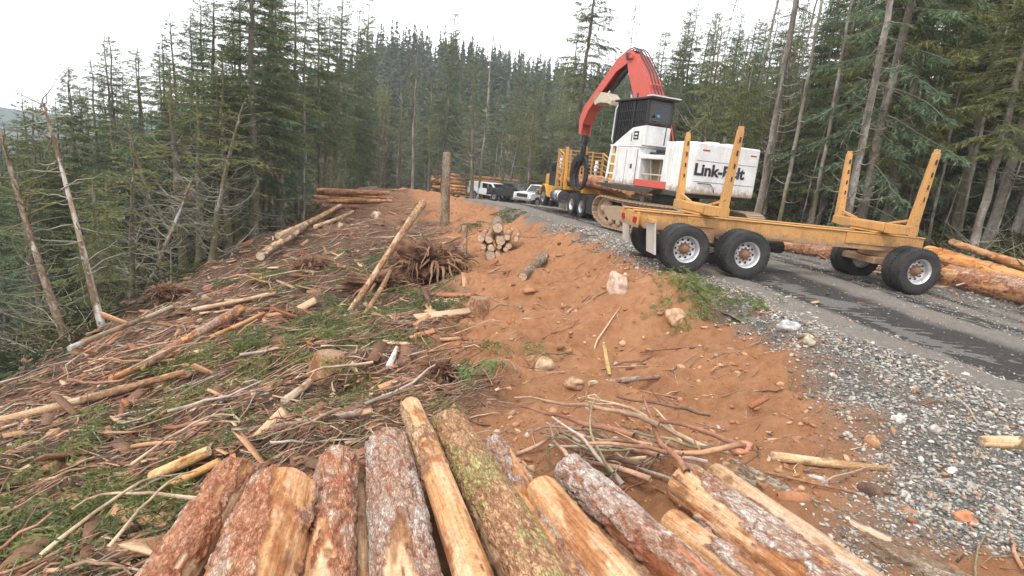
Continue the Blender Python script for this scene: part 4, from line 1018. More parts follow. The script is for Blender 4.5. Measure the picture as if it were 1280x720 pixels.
# ------------------------------------------------------------------ trees
MTRUNK = attr_mat('tree_bark', .95, 18, .6, .03, vary=.6, vscale=6)
MTWIG = attr_mat('dead_limb', .95, 20, .3, .01, vary=.4, vscale=8)
m, n, b = nodes('needles')
a_ = N(n, "ShaderNodeAttribute", attribute_name='Col')
oi = N(n, "ShaderNodeObjectInfo")
hsv = N(n, "ShaderNodeHueSaturation"); n.links.new(a_.outputs['Color'], hsv.inputs['Color'])
mr = N(n, "ShaderNodeMapRange"); n.links.new(oi.outputs['Random'], mr.inputs[0]); mr.inputs[3].default_value = .475; mr.inputs[4].default_value = .515
n.links.new(mr.outputs[0], hsv.inputs['Hue'])
mr2 = N(n, "ShaderNodeMapRange"); n.links.new(oi.outputs['Random'], mr2.inputs[0]); mr2.inputs[3].default_value = 1.25; mr2.inputs[4].default_value = .75
n.links.new(mr2.outputs[0], hsv.inputs['Value'])
n.links.new(hsv.outputs[0], b.inputs['Base Color']); b.inputs['Roughness'].default_value = .8; b.inputs['Specular IOR Level'].default_value = .15
tl = N(n, "ShaderNodeBsdfTranslucent"); n.links.new(hsv.outputs[0], tl.inputs['Color'])
ms = N(n, "ShaderNodeMixShader"); ms.inputs[0].default_value = .3
n.links.new(b.outputs[0], ms.inputs[1]); n.links.new(tl.outputs[0], ms.inputs[2])
n.links.new(ms.outputs[0], n.nodes['Material Output'].inputs['Surface'])
MNEED = m

def tubes_np(paths, radii, nv=5):
    """paths list of (k,3); radii list of (k,) -> V, F"""
    Vs, Fs, b0 = [], [], 0
    for P, Rr in zip(paths, radii):
        P = np.asarray(P); k = len(P)
        T = np.gradient(P, axis=0); T /= np.linalg.norm(T, axis=1)[:, None]+1e-9
        up = np.array([0, 0, 1.0]) if abs(T[0, 2]) < .9 else np.array([1.0, 0, 0])
        A = np.cross(T, up); A /= np.linalg.norm(A, axis=1)[:, None]+1e-9; B = np.cross(T, A)
        t = np.linspace(0, 2*math.pi, nv, endpoint=False)
        V = P[:, None] + (A[:, None]*np.cos(t)[None, :, None] + B[:, None]*np.sin(t)[None, :, None])*np.asarray(Rr)[:, None, None]
        I = b0+np.arange(k*nv).reshape(k, nv); J = np.roll(I, -1, 1)
        Vs.append(V.reshape(-1, 3)); Fs.append(np.stack([I[:-1], J[:-1], J[1:], I[1:]], -1).reshape(-1, 4)); b0 += k*nv
    return np.vstack(Vs), np.vstack(Fs)
def spray_tris(P, D, W, L, r2, droop=.25):
    """slim needle blades: base P, direction D, width W, length L -> (n*3,3)"""
    nrm = r2.normal(size=P.shape); Sd = np.cross(D, nrm); Sd /= np.linalg.norm(Sd, axis=1)[:, None]+1e-9
    return np.stack([P-Sd*W[:, None]/2, P+Sd*W[:, None]/2, P+D*L[:, None]+np.array([0, 0, -1])*L[:, None]*droop], 1)
def branch_foliage(path, Lb, r2, dens=1.0, blade=(.20, .05), side_len=.34, tint=1.0):
    """flat drooping fan of side twigs along a branch path; returns tris (n,3,3) and colours (n,3)"""
    k = max(4, int(Lb/.105*dens)); s = r2.uniform(.16, 1.0, k); s.sort()
    q = s*(len(path)-1); i = np.minimum(q.astype(int), len(path)-2); f = (q-i)[:, None]
    P = path[i]*(1-f)+path[i+1]*f; T = path[i+1]-path[i]; T /= np.linalg.norm(T, axis=1)[:, None]
    Sd = np.cross(T, [0, 0, 1.0]); Sd /= np.linalg.norm(Sd, axis=1)[:, None]+1e-9
    sg = np.where(np.arange(k) % 2 == 0, 1, -1)[:, None]
    D = T*.75 + Sd*sg*r2.uniform(.5, 1.1, (k, 1)) + np.array([0, 0, 1])*r2.uniform(-.55, .15, (k, 1)); D /= np.linalg.norm(D, axis=1)[:, None]
    tl_ = (side_len*Lb*(1.05-s)**.7*r2.uniform(.5, 1.2, k) + .10)
    out, col = [], []
    nb = np.maximum(3, (tl_/.075*dens).astype(int)); rep = np.repeat(np.arange(k), nb)
    u = r2.uniform(.05, 1.0, len(rep)); B = P[rep] + D[rep]*(tl_[rep]*u)[:, None] + np.array([0, 0, -1.0])*(.22*tl_[rep]*u*u)[:, None]
    D2 = D[rep]*.8 + r2.normal(size=(len(rep), 3))*.42; D2 /= np.linalg.norm(D2, axis=1)[:, None]
    Ln = blade[0]*r2.uniform(.6, 1.35, len(rep)); Wd = blade[1]*r2.uniform(.6, 1.3, len(rep))
    tr_ = spray_tris(B, D2, Wd, Ln, r2)
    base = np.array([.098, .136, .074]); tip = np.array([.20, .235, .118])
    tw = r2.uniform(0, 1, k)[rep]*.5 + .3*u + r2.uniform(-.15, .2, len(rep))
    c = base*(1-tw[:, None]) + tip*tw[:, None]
    return tr_, c*tint
def make_tree(H, cs, Rc, nb, seed, dead=0, r0=None, top_thin=.0, droop=.35, dens=1.5, blade=(.19, .048), bark=(.165, .135, .108), pale=.48, moss=.3, tint=(1, 1, 1), lean=.0, wood_nv=5, dead_up=.25, deadlen=1.0, dead_top=0):
    r2 = np.random.default_rng(seed); Rc = Rc*.86; r0 = r0 or .0074*H+.02
    # trunk
    kz = 40; zt_ = np.linspace(0, 1, kz)**.9; P = np.stack([.12*np.cumsum(r2.normal(size=kz))*.25*H/22 + lean*H*zt_**1.5, .12*np.cumsum(r2.normal(size=kz))*.25*H/22, zt_*H], 1)
    P[:, :2] -= P[0, :2]
    R_ = r0*(1-zt_)**.75 + .012 + r0*.5*np.exp(-zt_*H/.35)
    V, F_ = tubes_np([P], [R_], 14)
    f = fbm(V[:, 0]*3+seed, V[:, 1]*3, V[:, 2]*.8, o=4)
    V[:, 0] += .10*r0*fbm(V[:, 0]*5, V[:, 1]*5, V[:, 2]*1.5, o=3); V[:, 1] += .10*r0*fbm(V[:, 0]*5+9, V[:, 1]*5, V[:, 2]*1.5, o=3)
    col = lerp(np.array(bark)*.7, np.array(bark)*1.25, sstep(-.6, .6, f))
    col = lerp(col, (.33, .31, .28), sstep(.62-pale, .8-pale*.5, fbm(V[:, 0]*4+seed, V[:, 1]*4+4, V[:, 2]*1.6, o=3))*.85)
    col = lerp(col, (.13, .12, .045), sstep(.5-moss, .9-moss, fbm(V[:, 0]*2, V[:, 1]*2+seed, V[:, 2]*.5, o=3))*.8*(moss > 0))
    T_ = raw_mesh('trunk', V, [F_], [MTRUNK], True, dict(Col=np.clip(col, .01, .8)))
    def pt(z):
        z = np.clip(z/H, 0, 1); return np.array([np.interp(z, zt_, P[:, j]) for j in range(3)])
    # live branches
    tris, cols, paths, rads = [], [], [], []
    hs_ = cs*H + (H*.985-cs*H)*np.sort(r2.uniform(0, 1, nb)**.85)
    for j, h in enumerate(hs_):
        t = (h-cs*H)/(H-cs*H)
        L = Rc*(min(1, .55+t*2.2) if t < .2 else 1)*((1-t)**.72)*r2.uniform(.55, 1.2) + .18
        az = j*2.399+r2.uniform(-.5, .5); el = -.25+1.15*t**1.5 + r2.uniform(-.15, .15)
        s = np.linspace(0, 1, 7); d = np.array([math.cos(az), math.sin(az), 0])
        path = pt(h)[None] + d[None]*(L*s)[:, None]; path[:, 2] += L*(math.tan(el)*s*.8 - droop*s**2*1.3 + droop*.75*s**3)
        path[:, :2] += np.cumsum(r2.normal(size=(7, 2))*.035*L, 0)*s[:, None]
        paths.append(path); rads.append(np.linspace(.008+.011*L, .004, 7))
        if r2.uniform() < top_thin*t: continue
        g = r2.uniform(.72, 1.25)
        a, c = branch_foliage(path, L, r2, dens, blade)
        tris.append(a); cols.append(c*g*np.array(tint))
    nlive = len(paths)
    # bare dead limbs on the lower bole
    for j in range(dead):
        h = r2.uniform(.10, max(cs+.15, .25) if not dead_top else .97)*H; az = r2.uniform(0, 6.28); t = h/H
        L = deadlen*Rc*r2.uniform(.25, .85)*(1-.6*t); s = np.linspace(0, 1, 7); d = np.array([math.cos(az), math.sin(az), 0])
        path = pt(h)[None] + d[None]*(L*s)[:, None]; path[:, 2] += L*(-.35*s + dead_up*2.2*s**2.2) + np.cumsum(r2.normal(size=7)*.02*L)
        path[:, :2] += np.cumsum(r2.normal(size=(7, 2))*.03*L, 0)
        paths.append(path); rads.append(np.linspace(.010+.008*L, .004, 7))
        for q_ in range(int(2+L*2)):
            i = int(r2.integers(2, 7)); e = path[min(i, 6)]; dd = d*r2.uniform(.2, .8)+r2.normal(size=3)*.45; ll = L*r2.uniform(.12, .32)
            paths.append(np.array([e, e+dd*ll*.5+np.array([0, 0, .02]), e+dd*ll])); rads.append(np.array([.007, .005, .003]))
    Br = None
    if paths:
        V, F_ = tubes_np(paths, rads, wood_nv)
        f = fbm(V[:, 0]*2, V[:, 1]*2, V[:, 2]*2, o=2); nl = nlive*7*wood_nv
        col = lerp((.20, .17, .13), (.36, .33, .27), sstep(-.5, .5, f)); col[:nl] = col[:nl]*.55
        col = lerp(col, (.15, .14, .05), sstep(.1, .6, fbm(V[:, 0]*.9, V[:, 1]*.9, V[:, 2]*.9+seed, o=2))*.6*(moss > .05))
        Br = raw_mesh('limbs', V, [F_], [MTWIG], True, dict(Col=np.clip(col, .01, .8)))
    Cr = None
    if tris:
        Tn = np.vstack(tris); Cn = np.vstack(cols); nT = len(Tn)
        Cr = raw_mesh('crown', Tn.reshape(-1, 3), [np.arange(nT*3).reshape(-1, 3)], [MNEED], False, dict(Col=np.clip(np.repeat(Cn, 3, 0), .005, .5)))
    return T_, Br, Cr, H
rt = random.Random(11)
OLV = (1.15, 1.05, .8); BLU = (.8, .95, 1.05); DK = (.8, .82, .8)
TV = {
 'dense_a': make_tree(20, .10, 3.1, 135, 1, 6, tint=(1, 1, 1)), 'dense_b': make_tree(22, .16, 3.3, 140, 2, 10, tint=OLV), 'dense_c': make_tree(19, .06, 3.4, 130, 3, 4, tint=BLU, droop=.5),
 'fir_a': make_tree(24, .27, 3.3, 135, 4, 36, pale=.42), 'fir_b': make_tree(25, .34, 3.3, 125, 5, 50, pale=.45, tint=OLV), 'fir_c': make_tree(23, .14, 3.0, 120, 6, 34, tint=BLU),
 'thin_a': make_tree(21, .25, 2.3, 72, 7, 60, top_thin=.3, pale=.55, dens=.8), 'thin_b': make_tree(18, .2, 2.6, 66, 8, 46, top_thin=.4, pale=.5, dens=.75),
 'pole_a': make_tree(19, .72, 1.8, 30, 9, 60, r0=.11, pale=.66, dens=.8, moss=.1), 'pole_b': make_tree(17, .78, 1.6, 24, 10, 46, r0=.09, pale=.68, dens=.7, moss=.1),
 'dead_a': make_tree(15, .99, 2.2, 2, 11, 70, r0=.13, pale=.55, dead_top=1, moss=.2), 'dead_b': make_tree(11, .99, 1.9, 2, 12, 55, r0=.13, pale=.4, dead_top=1, moss=.45),
 'young_a': make_tree(9, .04, 2.0, 85, 13, 0, tint=OLV, blade=(.17, .045)), 'young_b': make_tree(7, .04, 1.7, 75, 14, 0, tint=(1.05, 1.1, .85), blade=(.16, .042)),
 'mossy_a': make_tree(12, .5, 2.6, 34, 15, 50, r0=.15, pale=.1, moss=.75, tint=(1.15, 1.05, .7), dens=.8, droop=.1, dead_up=.45, deadlen=1.3), 'mossy_b': make_tree(10, .45, 2.8, 26, 16, 46, r0=.12, pale=.15, moss=.85, tint=(1.25, 1.08, .7), dens=.7, droop=.05, dead_up=.5, deadlen=1.3, lean=.12),
}
KINDN = {'dense': ('dense green conifer', 'conifer_tree'), 'fir': ('tall fir with bare lower limbs', 'fir_tree'), 'thin': ('thin crowned conifer', 'conifer_tree'), 'pole': ('slim bare pole conifer with small top', 'fir_tree'),
         'dead': ('bare dead tree with broken limbs', 'dead_tree'), 'young': ('young bushy conifer', 'young_conifer'), 'mossy': ('yellow mossed tree with thin foliage', 'mossy_tree')}
placed = []
def tree(kind, x, y, H=None, label=None, zone=None, rz=None, tilt=(0, 0), z=None, thick=1.0):
    T_, Br, Cr, H0 = TV[kind]; kd = kind.split('_')[0]; ph, nm = KINDN[kd]
    s = (H or H0*rt.uniform(.85, 1.15))/H0
    o = bpy.data.objects.new(nm, None); link(o)
    o.location = (x, y, (ztop(x, y) if z is None else z)-.12); o.rotation_euler = (tilt[0], tilt[1], rz if rz is not None else rt.uniform(0, 6.28))
    if rz is None: o.rotation_euler = (tilt[0]+rt.gauss(0, .018), tilt[1]+rt.gauss(0, .018), rt.uniform(0, 6.28))
    thick = thick*(.78 if zone is ZR and kd in ('fir', 'pole', 'thin') else 1); sx_ = s**.65*thick; o.scale = (sx_, sx_, s)
    for nm2, me in (('trunk', T_), ('limbs', Br), ('crown', Cr)):
        if me is not None: mesh_obj(nm2, me, o)
    tag(o, label or ph+' '+zone[0], 'tree', None if label else ph+'s '+zone[1]); placed.append((x, y)); return o
def tree_px(kind, px, py, d, top_py=None, label=None, zone=None, H=None, **kw):
    p = at(px, py, d); x, y = p[0], p[1]; z = ztop(x, y)
    if top_py is not None:                      # height that brings the tip to that line of the photo
        base = np.array([x, y, z]); lo, hi = 1.0, 60.0
        for _ in range(30):
            mid = (lo+hi)/2; qd = base+[0, 0, mid]-CAM; yy = 360-FPX*(qd@CU)/(qd@CF)
            if yy > top_py: lo = mid
            else: hi = mid
        H = lo
    return tree(kind, x, y, H, label, zone, **kw)
ZL = ('in the woods left of the slash slope', 'in the woods left of the slash slope')
ZB = ('in the woods beyond the log stacks', 'in the woods beyond the log stacks')
ZR = ('in the forest behind the loader and trailer', 'in the forest behind the loader and trailer')
# --- trees the photo singles out
tree_px('fir_a', 318, 300, 27, -70, 'big fir with thick mottled trunk at the edge of the left woods', thick=1.75)
tree_px('pole_a', 379, 265, 33, -25, 'slim pale pole tree right of the big mottled fir')
tree_px('fir_c', 272, 322, 27, -15, 'fir with light trunk and sky showing through, left of the big mottled fir', thick=1.35)
tree_px('fir_b', 352, 285, 31, -60, 'fir with dense upper crown just right of the big mottled fir', thick=1.6)
tree_px('thin_a', 516, 238, 52, 42, 'sparse pale trunked fir leaning right behind the crest', tilt=(0, .05))
tree_px('fir_a', 705, 236, 36, -70, 'tall fir with bare mottled bole rising behind the truck headrack', thick=1.3, tilt=(0, .045))
tree_px('pole_a', 1160, 300, 22, -60, 'slim white pole tree just left of the right bunk stake tips', thick=.7, tilt=(0, .02))
tree_px('pole_b', 1128, 290, 25, 95, 'short slim pole with broken top between the bunk stakes', tilt=(0, .01))
tree_px('fir_b', 1208, 336, 18.5, -160, 'thick pale mottled trunk at the right edge of the road', thick=1.05, tilt=(0, .03))
tree_px('pole_b', 1140, 296, 23.5, 170, 'thin grey pole beside the white pole tree behind the trailer')
tree_px('thin_b', 700, 232, 62, 22, 'pointed conifer standing clear against the sky left of the red boom')
tree_px('dense_a', 645, 232, 66, 62, 'dark pointed conifer left of the boom, lower than its neighbour')
tree_px('fir_a', 1010, 285, 30, -120, 'large spreading fir with long pale limbs behind the trailer beam', thick=.95)
tree_px('mossy_a', 590, 236, 50, 60, 'dark mossy forked tree right of the branchless trunk stub')
# leaning snags on the left
def snag(b0, t0, r0, r1, lb, seed, bark, peel, moss=False):
    o = log('snag', b0, t0, r0, r1, lb, None, 'dead tree', peel=peel, bark=bark, wood=(.50, .46, .40), seed=seed, res=.05, bend=.012)
    r2 = np.random.default_rng(seed); L = (Vector(t0)-Vector(b0)).length; paths, rads = [], []
    for k in range(44):
        u = r2.uniform(.12, 1)*L; a = r2.uniform(0, 6.28); l = r2.uniform(.3, 1.7); s = np.linspace(0, 1, 5)
        d = np.array([r2.uniform(-.2, .4), math.cos(a), math.sin(a)]); pth = np.array([u, 0, 0]) + d[None]*(s*l)[:, None] + np.cumsum(r2.normal(size=(5, 3))*.05*l, 0)
        paths.append(pth); rads.append(np.linspace(.02, .005, 5))
    V, F_ = tubes_np(paths, rads, 5); col = np.tile(np.array([.30, .27, .21]) if not moss else np.array([.17, .155, .06]), (len(V), 1))
    mesh_obj('limbs', raw_mesh('limbs', V, [F_], [MTWIG], True, dict(Col=col)), o); return o
def snag_px(b, t, d, r0, r1, lb, seed, bark, peel, moss=False, d2=None):
    p = at(b[0], b[1], d); p[2] = ztop(p[0], p[1])-.2 if abs(p[2]-ztop(p[0], p[1])) < 1.5 else p[2]-.3
    return snag(p, at(t[0], t[1], d2 or d), r0, r1, lb, seed, bark, peel, moss)
snag_px((130, 412), (52, 130), 15, .10, .025, 'white barked dead snag leaning left over the woods edge', 201, 'old', .6)
snag_px((88, 425), (2, 160), 14.5, .10, .03, 'crooked brown mossy snag leaning left of the white snag', 202, 'old', .05, True)
snag_px((352, 232), (330, 112), 30, .07, .025, 'short pale pole leaning against the big mottled fir', 203, 'silver', .5)
snag_px((180, 395), (240, 225), 20, .08, .025, 'grey dead stem slanting right in the left woods', 204, 'old', .2)
snag_px((965, 200), (993, 96), 33, .08, .05, 'pale forked dead stem above the loader counterweight', 205, 'silver', .4)
snag_px((860, 160), (915, 112), 30, .035, .02, 'thin pale dead branch stem slanting over the loader cab', 206, 'silver', .4)
for i, (px, d, tp, k) in enumerate([(228, 22, 70, 'mossy_a'), (250, 24, 90, 'mossy_a'), (262, 21, 110, 'mossy_b'), (285, 25, 60, 'mossy_a'), (205, 21, 150, 'mossy_b'), (296, 26, 100, 'mossy_a'), (160, 19, 190, 'mossy_b'), (45, 17, 190, 'mossy_a')]):
    tree_px(k, px, 300, d, tp, None, ZL, thick=1.3)
# --- left skyline
for px, d, tp in [(150, 26, 38), (128, 28, 70), (100, 24, 78), (75, 26, 118), (52, 23, 118), (20, 25, 142), (-5, 22, 138), (185, 28, 55), (214, 30, 40), (243, 29, 12), (262, 31, -15), (300, 32, -40), (345, 35, -55), (372, 36, -50), (398, 37, -10), (415, 40, 8), (330, 30, -70), (290, 29, 20), (170, 24, 110), (30, 20, 200), (120, 20, 170)]:
    tree_px(rt.choice(['fir_a', 'fir_b', 'dense_c', 'fir_c', 'fir_a']), px, 300, d, tp, None, ZL, thick=.95)
for px, py, d, tp, k in [(150, 330, 27, 40, 'thin_b'), (100, 350, 25, 78, 'dense_a'), (55, 360, 27, 112, 'dense_c'), (18, 370, 29, 140, 'dense_a'), (186, 330, 31, 52, 'thin_a'), (215, 330, 33, 55, 'fir_c'), (240, 310, 30, 15, 'fir_c'),
                         (-30, 380, 27, 120, 'dense_c'), (-70, 380, 30, 90, 'fir_a'), (120, 350, 33, 105, 'fir_a'), (300, 290, 36, 10, 'fir_b'), (405, 250, 38, 2, 'fir_a'), (395, 255, 44, 30, 'dense_b'), (330, 285, 35, -30, 'dense_b'), (250, 300, 38, 60, 'dense_a'), (170, 330, 38, 90, 'dense_b'), (70, 350, 36, 128, 'dense_b')]:
    tree_px(k, px, py, d, tp, None, ZL)
def fill(n_, pxr, dr, kinds, zone, pyfun, topfun=None, mind=1.6, front=None):
    c = 0; tries = 0
    while c < n_ and tries < n_*40:
        tries += 1
        px = rt.uniform(*pxr); d = rt.uniform(*dr)**1.0
        p = at(px, 250, d); x, y = p[0], p[1]
        r_, g_, dd, fo = masks(np.array([x]), np.array([y]))
        if fo[0] < .75: continue
        if any((x-a)**2+(y-b_)**2 < mind*mind for a, b_ in placed): continue
        k = rt.choice(kinds); H = None
        tree(k, x, y, H, None, zone); c += 1
    return c
# left woods
SKY = lambda px: float(np.interp(px, [-90, 0, 60, 110, 150, 200, 260, 300, 420], [130, 165, 140, 115, 95, 90, 60, 40, 45]))
for i in range(64):
    px = rt.uniform(-90, 335); d = rt.uniform(15, 40); p = at(px, 280, d)
    if masks(np.array([p[0]]), np.array([p[1]]))[3][0] < .7 or any((p[0]-a)**2+(p[1]-b_)**2 < 1.4 for a, b_ in placed): continue
    k = rt.choice(['mossy_a', 'mossy_b', 'dead_b', 'young_a', 'young_b', 'dense_c', 'dense_a', 'dead_a', 'young_a', 'fir_c', 'mossy_a'])
    tree_px(k, px, 280, d, SKY(px) + rt.uniform(25, 150), None, ZL)
for i in range(40):
    px = rt.uniform(-90, 420); d = rt.uniform(24, 48); p = at(px, 260, d)
    if masks(np.array([p[0]]), np.array([p[1]]))[3][0] < .7: continue
    tp = float(np.interp(px, [-90, 0, 60, 110, 150, 200, 260, 300, 420], [130, 165, 140, 115, 95, 90, 60, 40, 45])) + rt.uniform(0, 60)
    tree_px(rt.choice(['dense_a', 'dense_b', 'dense_c', 'fir_c', 'thin_a', 'mossy_a']), px, 260, d, tp, None, ZL)
# middle woods beyond the crest
for i in range(56):
    px = rt.uniform(400, 720); d = rt.uniform(54, 92); tp = float(np.interp(px, [400, 440, 520, 600, 640, 720], [66, 92, 110, 118, 92, 72])) + rt.uniform(-8, 52)
    tree_px(rt.choice(['dense_a', 'dense_b', 'dense_c', 'fir_a', 'fir_c', 'thin_a', 'thin_b', 'mossy_a', 'mossy_b', 'dead_a']), px, 240, d, tp, None, ZB)
fill(20, (420, 660), (50, 62), ['mossy_a', 'young_a', 'dense_a', 'mossy_b', 'dead_b', 'young_a', 'dead_a'], ZB, None)
# right forest: skyline row, main wall and the front fringe
for px, d, tp, k in [(742, 52, 70, 'dense_a'), (765, 58, 88, 'dense_c'), (800, 55, 30, 'thin_b'), (832, 50, 8, 'dense_b'), (862, 56, 5, 'fir_c'), (895, 48, 12, 'dense_a'), (925, 55, 22, 'dense_c'), (952, 47, 8, 'dense_a'), (972, 50, -10, 'fir_a'), (880, 62, 40, 'dense_b'), (815, 62, 48, 'fir_a'), (1000, 45, -40, 'dense_b'), (785, 50, 75, 'fir_a'), (1030, 42, -60, 'fir_c')]:
    tree_px(k, px, 240, d, tp, None, ZR)
for i in range(62):
    px = rt.uniform(740, 1400); d = rt.uniform(26, 46) if px > 980 else rt.uniform(32, 48)
    tp = float(np.interp(px, [740, 800, 900, 960, 1000, 1400], [95, 80, 60, 30, -60, -160])) + rt.uniform(0, 45)
    p = at(px, 270, d)
    if masks(np.array([p[0]]), np.array([p[1]]))[3][0] < .7: continue
    tree_px(rt.choice(['dense_a', 'dense_b', 'dense_c', 'fir_a', 'fir_b', 'fir_c', 'thin_a', 'pole_a']), px, 270, d, tp, None, ZR)
fill(20, (900, 1420), (18.5, 27), ['fir_a', 'fir_b', 'pole_b', 'thin_a', 'dense_c', 'dense_b', 'dead_a', 'dense_a'], ZR, None, mind=1.9)
fill(30, (720, 1380), (22, 34), ['young_a', 'young_b', 'young_a', 'dense_c', 'young_b', 'dead_b', 'mossy_b', 'dead_a', 'pole_b'], ZR, None, mind=1.5)
for px, d, tp in [(750, 55, 62), (772, 50, 82), (792, 58, 60), (806, 50, 34), (820, 54, 20), (838, 52, 2), (850, 57, 14), (868, 50, 12), (884, 54, 22), (905, 50, 20), (916, 56, 16), (936, 50, 8), (946, 45, 18), (962, 52, 0), (986, 46, -20), (735, 60, 80), (760, 62, 76), (830, 62, 30), (895, 60, 34), (925, 62, 30)]:
    tree_px(rt.choice(['dense_a', 'dense_b', 'dense_c', 'fir_c']), px, 240, d, tp, None, ZR, thick=1.0)
for px, d, tp in [(1000, 29, -40), (1060, 28, -60), (1120, 27, -50), (1185, 26, -70), (1240, 25, -80), (1300, 24, -60), (940, 31, 30), (890, 33, 60)]:
    tree_px(rt.choice(['dense_a', 'dense_b', 'dense_c']), px, 275, d, tp, None, ZR)
for px, d in [(860, 31), (905, 28), (948, 27), (1000, 25), (1035, 24), (1062, 26), (1090, 23), (1180, 22), (1245, 19), (1275, 21), (1330, 19), (985, 29), (1110, 27), (800, 36), (765, 40)]:
    tree_px(rt.choice(['pole_a', 'pole_b', 'thin_a', 'pole_a']), px, 280, d, rt.uniform(-60, 90), None, ZR, thick=.62, tilt=(rt.gauss(0, .02), rt.uniform(0, .04)))
# --- far wooded hill: one mass
far_tris, far_cols = [], []
r3 = np.random.default_rng(5)
for i in range(1500):
    x = r3.uniform(-95, 75); y = r3.uniform(98, 215)
    h = r3.uniform(11, 17); z0 = float(zbase(x, y)[0]); nb_ = 95
    t = r3.uniform(.05, 1, nb_)**.8; az = r3.uniform(0, 6.28, nb_); L = (2.6*(1-t)+.25)*r3.uniform(.6, 1.2, nb_)
    base = np.stack([x+0*t, y+0*t, z0+h*t], 1); D = np.stack([np.cos(az), np.sin(az), -.35+.5*t], 1)
    tr_ = spray_tris(base, D, .55+.5*L, L, r3, .15); g = r3.uniform(.7, 1.3)
    far_tris.append(tr_); far_cols.append(np.tile(np.array([.07, .098, .06])*g*r3.choice([1, 1, .8, 1.25]), (nb_, 1))*r3.uniform(.75, 1.3, (nb_, 1)))
Tn = np.vstack(far_tris); Cn = np.vstack(far_cols)
o = mesh_obj('far_wood', raw_mesh('far_wood', Tn.reshape(-1, 3), [np.arange(len(Tn)*3).reshape(-1, 3)], [MNEED], False, dict(Col=np.repeat(Cn, 3, 0))))
tag(o, 'conifer wood covering the far hill', kind='stuff')
# --- undergrowth: brush, ferns and dead twigs on the forest floor
us_, uc_, up_, ur_ = [], [], [], []
cnt = 0
while cnt < 1500:
    px = r3.uniform(-150, 1430); d = r3.uniform(11, 60); p = at(px, 270, d); x, y = p[0], p[1]
    fo = masks(np.array([x]), np.array([y]))[3][0]
    if fo < .5: continue
    cnt += 1; z = ztop(x, y); nb_ = 46; sz = r3.uniform(.4, 1.3)
    az = r3.uniform(0, 6.28, nb_); el = r3.uniform(.1, 1.3, nb_); rr_ = r3.uniform(0, .6, nb_)*sz
    base = np.stack([x+np.cos(az)*rr_, y+np.sin(az)*rr_, z+r3.uniform(0, .6, nb_)*sz], 1); D = np.stack([np.cos(az)*np.cos(el), np.sin(az)*np.cos(el), np.sin(el)], 1)
    us_.append(spray_tris(base, D, r3.uniform(.05, .10, nb_), r3.uniform(.15, .45, nb_)*sz, r3, .35))
    c0 = np.array([[.05, .07, .03], [.09, .10, .03], [.10, .075, .04], [.04, .055, .03]])[int(r3.integers(4))]
    uc_.append(np.tile(c0, (nb_, 1))*r3.uniform(.6, 1.4, (nb_, 1)))
    for k in range(4):
        a = r3.uniform(0, 6.28); l = r3.uniform(.4, 1.8); s = np.linspace(0, 1, 4)
        pth = np.array([x, y, z]) + np.outer(s*l, [math.cos(a), math.sin(a), r3.uniform(0, .9)]) + np.cumsum(r3.normal(size=(4, 3))*.08*l, 0); up_.append(pth); ur_.append(np.linspace(.018, .005, 4))
Tn = np.vstack(us_); Cn = np.vstack(uc_)
o = mesh_obj('undergrowth', raw_mesh('undergrowth', Tn.reshape(-1, 3), [np.arange(len(Tn)*3).reshape(-1, 3)], [MNEED], False, dict(Col=np.repeat(Cn, 3, 0)))); tag(o, 'low brush and ferns on the forest floor', kind='stuff')
V, F_ = tubes_np(up_, ur_, 4); o = mesh_obj('brushwood', raw_mesh('brushwood', V, [F_], [MTWIG], True, dict(Col=lerp((.10, .085, .06), (.30, .27, .20), sstep(-.5, .5, fbm(V[:, 0], V[:, 1], V[:, 2], o=2)))))); tag(o, 'dead twigs tangled on the forest floor', kind='stuff')
